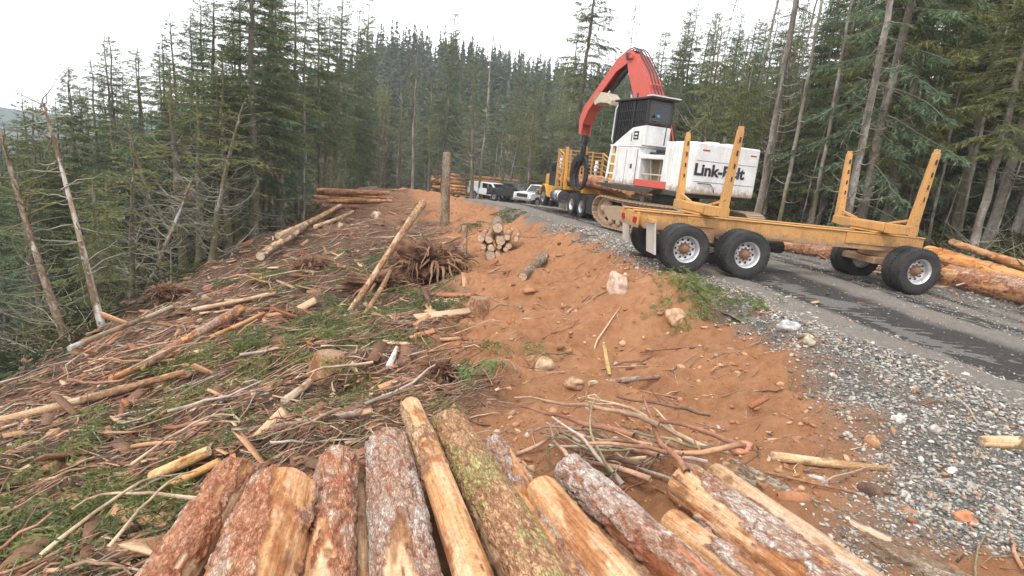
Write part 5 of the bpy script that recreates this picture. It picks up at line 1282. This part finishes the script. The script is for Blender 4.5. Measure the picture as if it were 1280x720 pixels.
# ------------------------------------------------------------------ slash, sticks, chips, stones
r4 = np.random.default_rng(77)
MSTK = attr_mat('broken_wood', .9, 40, .4, .01, vary=.5, vscale=30)
PAL = np.array([(.40, .25, .165), (.31, .165, .105), (.25, .12, .075), (.34, .28, .23), (.17, .10, .07), (.10, .062, .045), (.46, .33, .22), (.38, .20, .115), (.22, .185, .11), (.30, .19, .14)])
def polar_xy(n_, d0, d1, a0=-62, a1=62, pw=1.0):
    d = d0*(d1/d0)**(r4.uniform(0, 1, n_)**pw); a = np.radians(r4.uniform(a0, a1, n_)); return np.sin(a)*d, np.cos(a)*d, d
def keep(x, y, fn):
    ro, gr, di, fo = masks(x, y); return fn(ro, gr, di, fo)
def many_sticks(n_, lo, hi, rlo, rhi, region, name, label, d0=2.6, d1=45, lift=.02, up=.10, k=5, nv=4, growth=.35):
    x, y, d = polar_xy(n_, d0, d1); pr_ = keep(x, y, region); ok = r4.uniform(0, 1, n_) < pr_
    ok &= ~((y < 4.2) & (x > -1.9) & (x < 2.3+.3*y))
    x, y, d = x[ok], y[ok], d[ok]; n_ = len(x)
    L = (lo*(hi/lo)**(r4.uniform(0, 1, n_)**1.5))*(d/5)**growth; R0 = rlo*(rhi/rlo)**r4.uniform(0, 1, n_)*(d/5)**growth
    az = np.where(r4.uniform(0, 1, n_) < .65, rad(28)+r4.normal(size=n_)*.45, r4.uniform(0, 6.28, n_)); s = np.linspace(-.5, .5, k)
    cur = r4.normal(size=n_)*.18
    px_ = x[:, None] + L[:, None]*(s[None]*np.cos(az)[:, None] - cur[:, None]*(s[None]**2)*np.sin(az)[:, None]) + r4.normal(size=(n_, k))*L[:, None]*.025
    py_ = y[:, None] + L[:, None]*(s[None]*np.sin(az)[:, None] + cur[:, None]*(s[None]**2)*np.cos(az)[:, None]) + r4.normal(size=(n_, k))*L[:, None]*.025
    g = zg(px_.ravel(), py_.ravel()).reshape(n_, k)
    ends = np.linspace(0, 1, k)[None]; lin = g[:, :1]*(1-ends)+g[:, -1:]*ends
    z = np.maximum(g, lin) - (np.maximum(g, lin)-lin)*.15 + R0[:, None]*.6 + np.abs(r4.normal(size=(n_, 1)))*lift + np.abs(r4.normal(size=(n_, 1)))*up*L[:, None]*s[None]
    P = np.stack([px_, py_, z], -1)
    T = np.gradient(P, axis=1); T /= np.linalg.norm(T, axis=2)[:, :, None]+1e-9
    A_ = np.cross(T, [0, 0, 1.0]); A_ /= np.linalg.norm(A_, axis=2)[:, :, None]+1e-9; B_ = np.cross(T, A_)
    t = np.linspace(0, 2*math.pi, nv, endpoint=False)
    rr_ = R0[:, None]*np.linspace(1, .45, k)[None]*(1+.2*r4.normal(size=(n_, k)))
    V = P[:, :, None] + (A_[:, :, None]*np.cos(t)[None, None, :, None] + B_[:, :, None]*np.sin(t)[None, None, :, None])*rr_[:, :, None, None]
    I = np.arange(n_*k*nv).reshape(n_, k, nv); J = np.roll(I, -1, 2)
    F_ = np.stack([I[:, :-1], J[:, :-1], J[:, 1:], I[:, 1:]], -1).reshape(-1, 4)
    caps = np.concatenate([I[:, 0].reshape(-1, nv)[:, ::-1], I[:, -1].reshape(-1, nv)])
    C_ = PAL[r4.integers(0, len(PAL), n_)]*r4.uniform(.65, 1.25, (n_, 1))
    col = np.repeat(C_, k*nv, 0)
    o = mesh_obj(name, raw_mesh(name, V.reshape(-1, 3), [F_, caps], [MSTK], False, dict(Col=np.clip(col, .01, .8))))
    tag(o, label, kind='stuff'); return o
slash = lambda ro, gr, di, fo: np.clip((1-ro)*(1-gr)*(1-.94*di)*(1-.75*fo), 0, 1)
many_sticks(42000, .06, .5, .0025, .008, slash, 'twig_litter', 'dense litter of twigs and splinters over the logged slope', up=.12)
many_sticks(9500, .2, .95, .005, .014, slash, 'branch_litter', 'loose broken branches and shredded wood strewn over the slope', up=.14)
many_sticks(9500, .2, 1.1, .007, .02, lambda ro, gr, di, fo: np.clip((1-ro)*(1-gr)*(1-.96*di)*(1-.8*fo), 0, 1), 'distant_slash', 'broken branches and poles covering the farther slope', d0=8, d1=46, up=.16, growth=.2)
many_sticks(700, .06, .4, .003, .009, lambda ro, gr, di, fo: di*(1-gr)*(1-ro)*.9, 'bank_twigs', 'few small twigs on the bare orange bank', up=.06, d1=30)
SH = [0]; DB = [1]
def many_chunks(n_, lo, hi, region, name, label, pal, flatn=1.0, d0=2.4, d1=30, sides='ico', mat=MSTK, growth=.3, sink=.25, elong=1.0, pw=1.0, a0=-62, a1=62):
    x, y, d = polar_xy(n_, d0, d1, a0, a1, pw); SH[0] = sstep(-1.45, -1.85, lateral(x, y)[0])*(np.abs(lateral(x, y)[0]) < 4); DB[0] = 1-.93*np.exp(-((lateral(x, y)[0]+.72)/1.0)**4); ok = r4.uniform(0, 1, n_) < keep(x, y, region)
    if sides != 'grav': ok &= ~((y < 4.0) & (x > -1.7) & (x < 2.0+.3*y))
    x, y, d = x[ok], y[ok], d[ok]; n_ = len(x)
    sz = lo*(hi/lo)**(r4.uniform(0, 1, n_)**1.8)*(d/5)**growth
    if sides == 'box':
        base = np.array([(i, j, k) for i in (-1, 1) for j in (-1, 1) for k in (-1, 1)], float); fc = np.array([(0,1,3,2), (4,6,7,5), (0,4,5,1), (2,3,7,6), (0,2,6,4), (1,5,7,3)])
    else:
        ph = (1+5**.5)/2
        base = np.array([(-1,ph,0),(1,ph,0),(-1,-ph,0),(1,-ph,0),(0,-1,ph),(0,1,ph),(0,-1,-ph),(0,1,-ph),(ph,0,-1),(ph,0,1),(-ph,0,-1),(-ph,0,1)])/1.9
        fc = np.array([(0,11,5),(0,5,1),(0,1,7),(0,7,10),(0,10,11),(1,5,9),(5,11,4),(11,10,2),(10,7,6),(7,1,8),(3,9,4),(3,4,2),(3,2,6),(3,6,8),(3,8,9),(4,9,5),(2,4,11),(6,2,10),(8,6,7),(9,8,1)])
    nb_ = len(base)
    V = base[None]*(1+.28*r4.normal(size=(n_, nb_, 1)).clip(-1.5, 1.5)*(0.4 if sides == 'box' else 1))
    V = V*np.stack([sz*elong*r4.uniform(.8, 1.6, n_), sz*r4.uniform(.55, 1.0, n_), sz*flatn*r4.uniform(.45, .9, n_)], -1)[:, None]
    a = r4.uniform(0, 6.28, n_); ca, sa = np.cos(a)[:, None], np.sin(a)[:, None]; tlt = r4.normal(size=n_)[:, None]*.35; ct, st_ = np.cos(tlt), np.sin(tlt)
    X, Y, Z = V[..., 0], V[..., 1], V[..., 2]; Y, Z = Y*ct-Z*st_, Y*st_+Z*ct; X, Z = X*np.cos(tlt*.7)-Z*np.sin(tlt*.7), X*np.sin(tlt*.7)+Z*np.cos(tlt*.7)
    zt_ = np.maximum(zg(x, y), -99); la, h_, zr = lateral(x, y); zt_ = np.where(np.abs(la) < h_-.15, zr-.005, zt_)
    V = np.stack([X*ca-Y*sa + x[:, None], X*sa+Y*ca + y[:, None], Z + (zt_ + sz*flatn*sink)[:, None]], -1)
    F_ = (np.arange(n_)*nb_)[:, None, None] + fc[None]
    C_ = np.asarray(pal)[r4.integers(0, len(pal), n_)]*r4.uniform(.7, 1.25, (n_, 1))
    o = mesh_obj(name, raw_mesh(name, V.reshape(-1, 3), [F_.reshape(-1, fc.shape[1])], [mat], False, dict(Col=np.clip(np.repeat(C_, nb_, 0), .01, .8))))
    tag(o, label, kind='stuff'); return o
MSTONE = attr_mat('crushed_stone', .85, 60, .3, .01, vary=.4, vscale=40)
GREY = [(.33, .315, .285), (.22, .21, .195), (.12, .117, .11), (.40, .38, .34), (.27, .25, .215), (.47, .45, .41), (.16, .152, .14), (.37, .32, .255), (.36, .335, .29), (.36, .22, .14)]
many_chunks(150000, .007, .026, lambda ro, gr, di, fo: np.maximum(gr, SH[0]*.8), 'gravel', 'grey crushed gravel spilling from the road shoulder', GREY, .75, 2.4, 20, 'grav', MSTONE, .5, a0=2, a1=62)
many_chunks(60000, .005, .014, lambda ro, gr, di, fo: ro*.8*DB[0], 'road_gravel', 'fine gravel pressed into the road', GREY, .7, 4, 30, 'grav', MSTONE, .5, .1, a0=-5, a1=62)
many_chunks(9000, .008, .05, lambda ro, gr, di, fo: di*(1-gr)*(1-ro)*(1-fo), 'dirt_clods', 'crumbs and clods of orange earth on the bank', [(.36, .17, .085), (.42, .22, .115), (.29, .125, .062), (.46, .28, .17)], .9, 2.6, 34, 'ico', MSTONE, .45, .2)
many_chunks(300, .05, .13, lambda ro, gr, di, fo: di*(1-gr)*(1-ro)*(1-fo), 'earth_lumps', 'larger lumps of orange earth on the bank', [(.36, .18, .09), (.40, .21, .115), (.30, .14, .07)], .8, 4, 34, 'ico', MSTONE, .35, -.25)
many_chunks(900, .01, .035, lambda ro, gr, di, fo: di*(1-ro)*(1-fo), 'small_stones', 'small pale stones on the orange bank', [(.40, .35, .28), (.30, .28, .25), (.45, .36, .26)], .9, 2.6, 30, 'ico', MSTONE, .4, .3)
many_chunks(11000, .010, .042, slash, 'bark_chips', 'torn bark chips and wood chips over the slash', [(.42, .21, .10), (.30, .12, .06), (.48, .28, .15), (.20, .09, .05), (.52, .37, .23), (.35, .17, .09), (.30, .15, .09)], .16, 2.4, 34, 'box', MSTK, .3, .8, 2.4)
many_chunks(900, .035, .11, slash, 'bark_slabs', 'slabs of torn bark and broken wood heaped in the slash', [(.30, .12, .06), (.24, .11, .06), (.40, .22, .12), (.17, .09, .055), (.46, .31, .19)], .22, 3, 30, 'box', MSTK, .35, 1.6, 2.6)
many_chunks(1500, .03, .09, slash, 'slash_chunks', 'pale and red chunks of broken wood on the farther slope', [(.42, .23, .13), (.34, .15, .075), (.55, .38, .24), (.24, .12, .07), (.20, .11, .07)], .3, 9, 46, 'box', MSTK, .25, 1.4, 2.6)
many_chunks(110, .015, .045, lambda ro, gr, di, fo: (ro+gr+di)*.6, 'stray_chips', 'orange bark chips dropped on gravel and bank', [(.48, .20, .08), (.36, .13, .06), (.55, .36, .18)], .2, 2.6, 20, 'box', MSTK, .2, .8, 1.6, a0=0, a1=60)
# bark chips lying on top of the old log at the right and on the road
# ---- larger broken branches, each a thing
BRM = []
for k in range(12):
    L = 1.0; s = np.linspace(0, 1, 9); pth = np.stack([s*L, .12*np.sin(s*2.2+k)+np.cumsum(r4.normal(size=9))*.02, .05*np.sin(s*3+k*2)+np.cumsum(r4.normal(size=9))*.012], 1)
    pth -= pth[0]; P_s, R_s = [pth], [np.linspace(.018, .007, 9)*r4.uniform(.8, 1.6)]
    for j in range(int(r4.integers(0, 5))):
        i = int(r4.integers(2, 8)); d = np.array([.7, r4.normal()*.6, abs(r4.normal())*.3]); l = r4.uniform(.12, .4); e = pth[i]
        P_s.append(np.array([e, e+d*l*.5+r4.normal(size=3)*.02, e+d*l+r4.normal(size=3)*.04])); R_s.append(np.array([.008, .006, .003]))
    V, F_ = tubes_np(P_s, R_s, 6); c0 = PAL[[0, 1, 3, 6, 7, 2, 0, 3, 4, 6, 1, 8][k]]
    col = lerp(c0*.65, np.clip(c0*1.3, 0, .8), sstep(-.5, .5, fbm(V[:, 0]*7, V[:, 1]*20+k, V[:, 2]*20, o=3)))
    BRM.append(raw_mesh('broken_branch', V, [F_], [MSTK], True, dict(Col=col)))
def put_branch(x, y, L, az, label, group, k=None, lift=.0):
    e = np.array([x-math.cos(az)*L/2, y-math.sin(az)*L/2]); f = np.array([x+math.cos(az)*L/2, y+math.sin(az)*L/2])
    ga, gm, gb = zg(np.array([e[0], x, f[0]]), np.array([e[1], y, f[1]]))
    up = max(0, gm-(ga+gb)/2) + .02 + lift
    o = mesh_obj('broken_branch', BRM[int(r4.integers(12)) if k is None else k]); orient(o, (e[0], e[1], ga+up), (f[0], f[1], gb+up), r4.uniform(0, 6.28))
    o.scale = (L, L**.6, L**.6); return tag(o, label, 'branch', group)
c = 0
while c < 215:
    x, y, d = polar_xy(1, 3.2, 34); x, y = float(x[0]), float(y[0]); mk = [float(v_[0]) for v_ in masks(np.array([x]), np.array([y]))]
    if slash(*mk) < .6 or (y < 4.3 and -2 < x < 3.4): continue
    put_branch(x, y, r4.uniform(.45, 1.25)*(float(d[0])/6)**.45, rad(28)+r4.normal()*.5 if r4.uniform() < .75 else r4.uniform(0, 6.28), 'bare broken branch lying in the brown slash of the logged slope', 'broken branches in the slash', None, abs(r4.normal())*.04); c += 1
for i, (px, py, L, az) in enumerate([(880, 490, .8, 2.2), (815, 545, .9, 2.0), (850, 500, .5, .3), (940, 530, .6, 1.9), (790, 525, .7, 2.3), (760, 555, 1.0, 2.5), (730, 545, .9, .9), (1260, 690, .5, 1.2), (900, 460, .4, .6), (840, 460, .5, 1.5), (720, 590, .8, 2.6), (700, 560, .9, .4)]):
    p = ground_px(px, py); put_branch(p[0], p[1], L, az, 'thin bare stick on the orange earth at the foot of the bank', 'sticks at the foot of the bank')
# twig heap behind the deck
for i in range(26):
    p = ground_px(r4.uniform(700, 850), r4.uniform(560, 610)); put_branch(p[0], p[1], r4.uniform(.6, 1.3), r4.uniform(1.6, 3.4), 'twig in the tangled heap just behind the front deck', 'twigs heaped behind the front deck', None, r4.uniform(.05, .35))
# ---- rocks
def rock(px, py, sx, sy, sz, label, col, seed, sink=.35, group=None):
    p = ground_px(px, py); nu, nv = 20, 30
    th, ph_ = np.meshgrid(np.linspace(.01, math.pi-.01, nu), np.linspace(0, 2*math.pi, nv, endpoint=False), indexing='ij')
    x, y, z = np.sin(th)*np.cos(ph_), np.sin(th)*np.sin(ph_), np.cos(th)
    k = 1+.28*fbm(x*1.3+seed, y*1.3, z*1.3, o=4, g=.5); k = np.round(k*7)/7*.5+k*.5
    V = np.stack([(x*k*sx).ravel(), (y*k*sy).ravel(), (z*k*sz).ravel()], 1)
    I = np.arange(nu*nv).reshape(nu, nv); J = np.roll(I, -1, 1); F_ = np.stack([I[:-1], I[1:], J[1:], J[:-1]], -1).reshape(-1, 4)
    t = fbm(V[:, 0]/sx*2+seed, V[:, 1]/sx*2, V[:, 2]/sx*2, o=4); cc_ = lerp(np.array(col)*.7, np.clip(np.array(col)*1.25, 0, .8), sstep(-.6, .6, t)); cc_ = lerp(cc_, (.33, .16, .08), sstep(.2, .8, fbm(V[:, 0]/sx*1.3, V[:, 1]/sx*1.3+seed, V[:, 2]/sx, o=3))*.6)
    o = mesh_obj('rock', raw_mesh('rock', V, [F_], [MSTONE], True, dict(Col=cc_))); o.location = (p[0], p[1], p[2]+sz*(1-sink)-sz*.35); o.rotation_euler = (0, 0, seed*1.3)
    return tag(o, label, 'rock', group)
rock(681, 463, .17, .13, .15, 'tan boulder at the foot of the orange bank', (.46, .32, .20), 1)
rock(718, 482, .13, .10, .09, 'flat tan rock just right of the tan boulder', (.40, .26, .16), 2)
rock(771, 365, .12, .20, .30, 'long pale rock embedded upright in the orange bank', (.50, .36, .27), 3)
rock(843, 402, .18, .16, .17, 'brown boulder beneath the green bough on the bank', (.42, .26, .16), 4)
rock(985, 411, .17, .12, .10, 'grey rock on the gravel edge below the trailer wheels', (.38, .37, .36), 5)
rock(1009, 428, .10, .09, .09, 'smaller yellowish rock beside the grey rock on the gravel edge', (.38, .34, .25), 6)
rock(1122, 527, .08, .06, .05, 'flat pale stone lying on top of the gravel spill', (.52, .50, .46), 7)
rock(1089, 556, .09, .08, .07, 'orange stained stone in the middle of the gravel spill', (.40, .22, .12), 8)
rock(897, 536, .035, .03, .03, 'small round white stone on the orange earth', (.58, .55, .5), 9)
rock(1206, 470, .06, .05, .04, 'light stone on the verge of the dark wheel track', (.5, .48, .45), 10)
rock(1168, 540, .06, .05, .05, 'rounded grey stone at the right of the gravel spill', (.42, .40, .37), 11)
rock(1085, 620, .10, .09, .08, 'dark brown clod by the long thin pale branch', (.12, .07, .05), 12)
rock(471, 272, .30, .25, .25, 'pale rock sticking out of the crest above the root mass', (.55, .42, .32), 13)
rock(1205, 650, .10, .07, .05, 'slab of red bark lying at the gravel corner lower right', (.46, .17, .08), 14)
rock(925, 562, .17, .08, .05, 'reddish bark slab above the long brown peeled log', (.42, .19, .12), 15)
for i, (px, py) in enumerate([(1065, 500), (1140, 500), (1190, 590), (1235, 520), (1110, 480), (1150, 575), (1060, 545), (1215, 610), (1040, 470), (1130, 620), (1250, 640), (1020, 600)]):
    rock(px, py, .045+.02*(i % 3), .04, .035, 'fist sized stone among the crushed gravel', [(.42, .41, .38), (.33, .30, .26), (.5, .48, .44)][i % 3], 20+i, .3, 'larger stones in the gravel')
# ---- green boughs
def bough_tris(px, py, n_, spread, L, tint, name=None):
    p = ground_px(px, py); T_, C_ = [], []
    for k in range(n_):
        x, y = p[0]+r4.normal()*spread, p[1]+r4.normal()*spread*.8; l = L*r4.uniform(.6, 1.3); az = rad(28)+r4.normal()*.8 + (math.pi if r4.uniform() < .3 else 0); s = np.linspace(0, 1, 6)
        gx, gy = x+np.cos(az)*l*s, y+np.sin(az)*l*s; gz = np.maximum(zg(gx, gy), np.linspace(*zg(gx[[0, -1]], gy[[0, -1]]), 6)) + .05 + r4.uniform(0, .14)*np.sin(s*3)
        a, c_ = branch_foliage(np.stack([gx, gy, gz], 1), l, r4, 2.6, (.095, .018), .36); T_.append(a); C_.append(c_*np.array(tint)*r4.uniform(.7, 1.25))
    return np.vstack(T_), np.vstack(C_)
GRN, YGR = (1.15, 1.08, .9), (1.55, 1.3, .9)
bt, bc = [], []
for (px, py, n_, sp, L, ti) in [(400,405,26,.8,.9,GRN),(370,430,26,.7,.8,YGR),(345,440,18,.7,.8,YGR),(430,375,20,.9,1.0,GRN),(465,335,16,.8,1.1,GRN),(480,322,12,.7,1.0,GRN),(505,390,14,.6,.9,GRN),(530,380,8,.5,.7,GRN),(440,400,18,.8,.8,YGR),(565,290,12,.9,1.2,GRN),(610,280,10,.9,1.2,GRN),
        (100,660,16,.35,.6,YGR),(150,640,16,.35,.6,YGR),(60,690,12,.35,.6,GRN),(110,690,12,.3,.5,GRN),(190,630,8,.3,.5,YGR),(230,450,12,.6,.7,YGR),(270,430,12,.7,.7,YGR),(180,520,10,.5,.6,YGR),(130,540,8,.4,.5,GRN),(30,640,8,.35,.5,YGR),(40,600,8,.4,.5,YGR),(280,470,10,.6,.6,YGR),(320,510,8,.4,.5,YGR),(385,400,16,.9,.9,YGR),(560,495,4,.2,.35,YGR),(900,372,5,.3,.5,GRN),(640,440,5,.4,.5,YGR),(350,350,10,1.0,1.0,YGR),(300,350,10,1.0,1.0,GRN),(520,430,6,.5,.5,YGR),(450,470,6,.5,.5,YGR),(250,560,8,.3,.45,GRN)]:
    a, c_ = bough_tris(px, py, n_, sp, L, ti); bt.append(a); bc.append(c_)
bt, bc = np.vstack(bt), np.vstack(bc)
o = mesh_obj('green_boughs', raw_mesh('green_boughs', bt.reshape(-1, 3), [np.arange(len(bt)*3).reshape(-1, 3)], [MNEED], False, dict(Col=np.clip(np.repeat(bc, 3, 0), .005, .5)))); tag(o, 'cut green conifer boughs strewn over the slash', kind='stuff')
def bough_thing(px, py, n_, sp, L, ti, label, nm='green_bough', cat='bough'):
    a, c_ = bough_tris(px, py, n_, sp, L, ti); p = a.reshape(-1, 3).mean(0); V = a.reshape(-1, 3)-p
    o = mesh_obj(nm, raw_mesh(nm, V, [np.arange(len(V)).reshape(-1, 3)], [MNEED], False, dict(Col=np.clip(np.repeat(c_, 3, 0), .005, .5)))); o.location = p; return tag(o, label, cat)
bough_thing(845, 378, 26, .28, .75, (1.3, 1.25, .85), 'big feathery green bough draped on the top of the bank by the trailer wheels')
bough_thing(940, 392, 7, .18, .4, (1.3, 1.2, .8), 'small green bough at the gravel edge right of the big bough')
bough_thing(594, 463, 8, .10, .28, (1.3, 1.8, 1.2), 'small bright green sprig on the brown slash near the middle')
bough_thing(78, 568, 10, .08, .25, (1.1, 1.3, .85), 'round tuft of bright green needles at the left in the slash')
bough_thing(192, 360, 22, .5, .9, (1.2, 1.45, .7), 'bright green low bush at the foot of the left woods', 'low_bush', 'bush')
# ------------------------------------------------------------------ distant ridge and the air
a = np.radians(np.linspace(-80, 80, 120)); top = 6 + 26*np.clip(fbm(a*3, a*0+3, o=4)*.5+.4, 0, 1); rr2 = 560
V = []
for f, zz_ in ((1.0, None), (.93, -30)):
    V.append(np.stack([np.sin(a)*rr2*f, np.cos(a)*rr2*f, top if zz_ is None else np.full_like(a, -26.0)], 1))
V.append(np.stack([np.sin(a)*600, np.cos(a)*600, np.full_like(a, -26.0)], 1))
I = np.arange(360).reshape(3, 120); F_ = [np.stack([I[1, :-1], I[1, 1:], I[0, 1:], I[0, :-1]], -1), np.stack([I[0, :-1], I[0, 1:], I[2, 1:], I[2, :-1]], -1)]
hm_ = flat('hill_forest', (.05, .075, .07), .95)
tag(mesh_obj('hills', raw_mesh('hills', np.vstack(V), F_, [hm_], True)), kind='structure', label='faint blue hills on the horizon')
q = MB(); q.box(-650, 650, -650, 650, -52, 62)
m = bpy.data.materials.new('haze_air'); m.use_nodes = True; nt_ = m.node_tree; nt_.nodes.clear()
o_ = nt_.nodes.new('ShaderNodeOutputMaterial'); pv = nt_.nodes.new('ShaderNodeVolumePrincipled')
pv.inputs['Color'].default_value = (.92, .96, 1, 1); pv.inputs['Density'].default_value = .0006; nt_.links.new(pv.outputs[0], o_.inputs['Volume'])
hz = q.build('haze', m); tag(hz, 'thin pale haze in the air', kind='stuff')
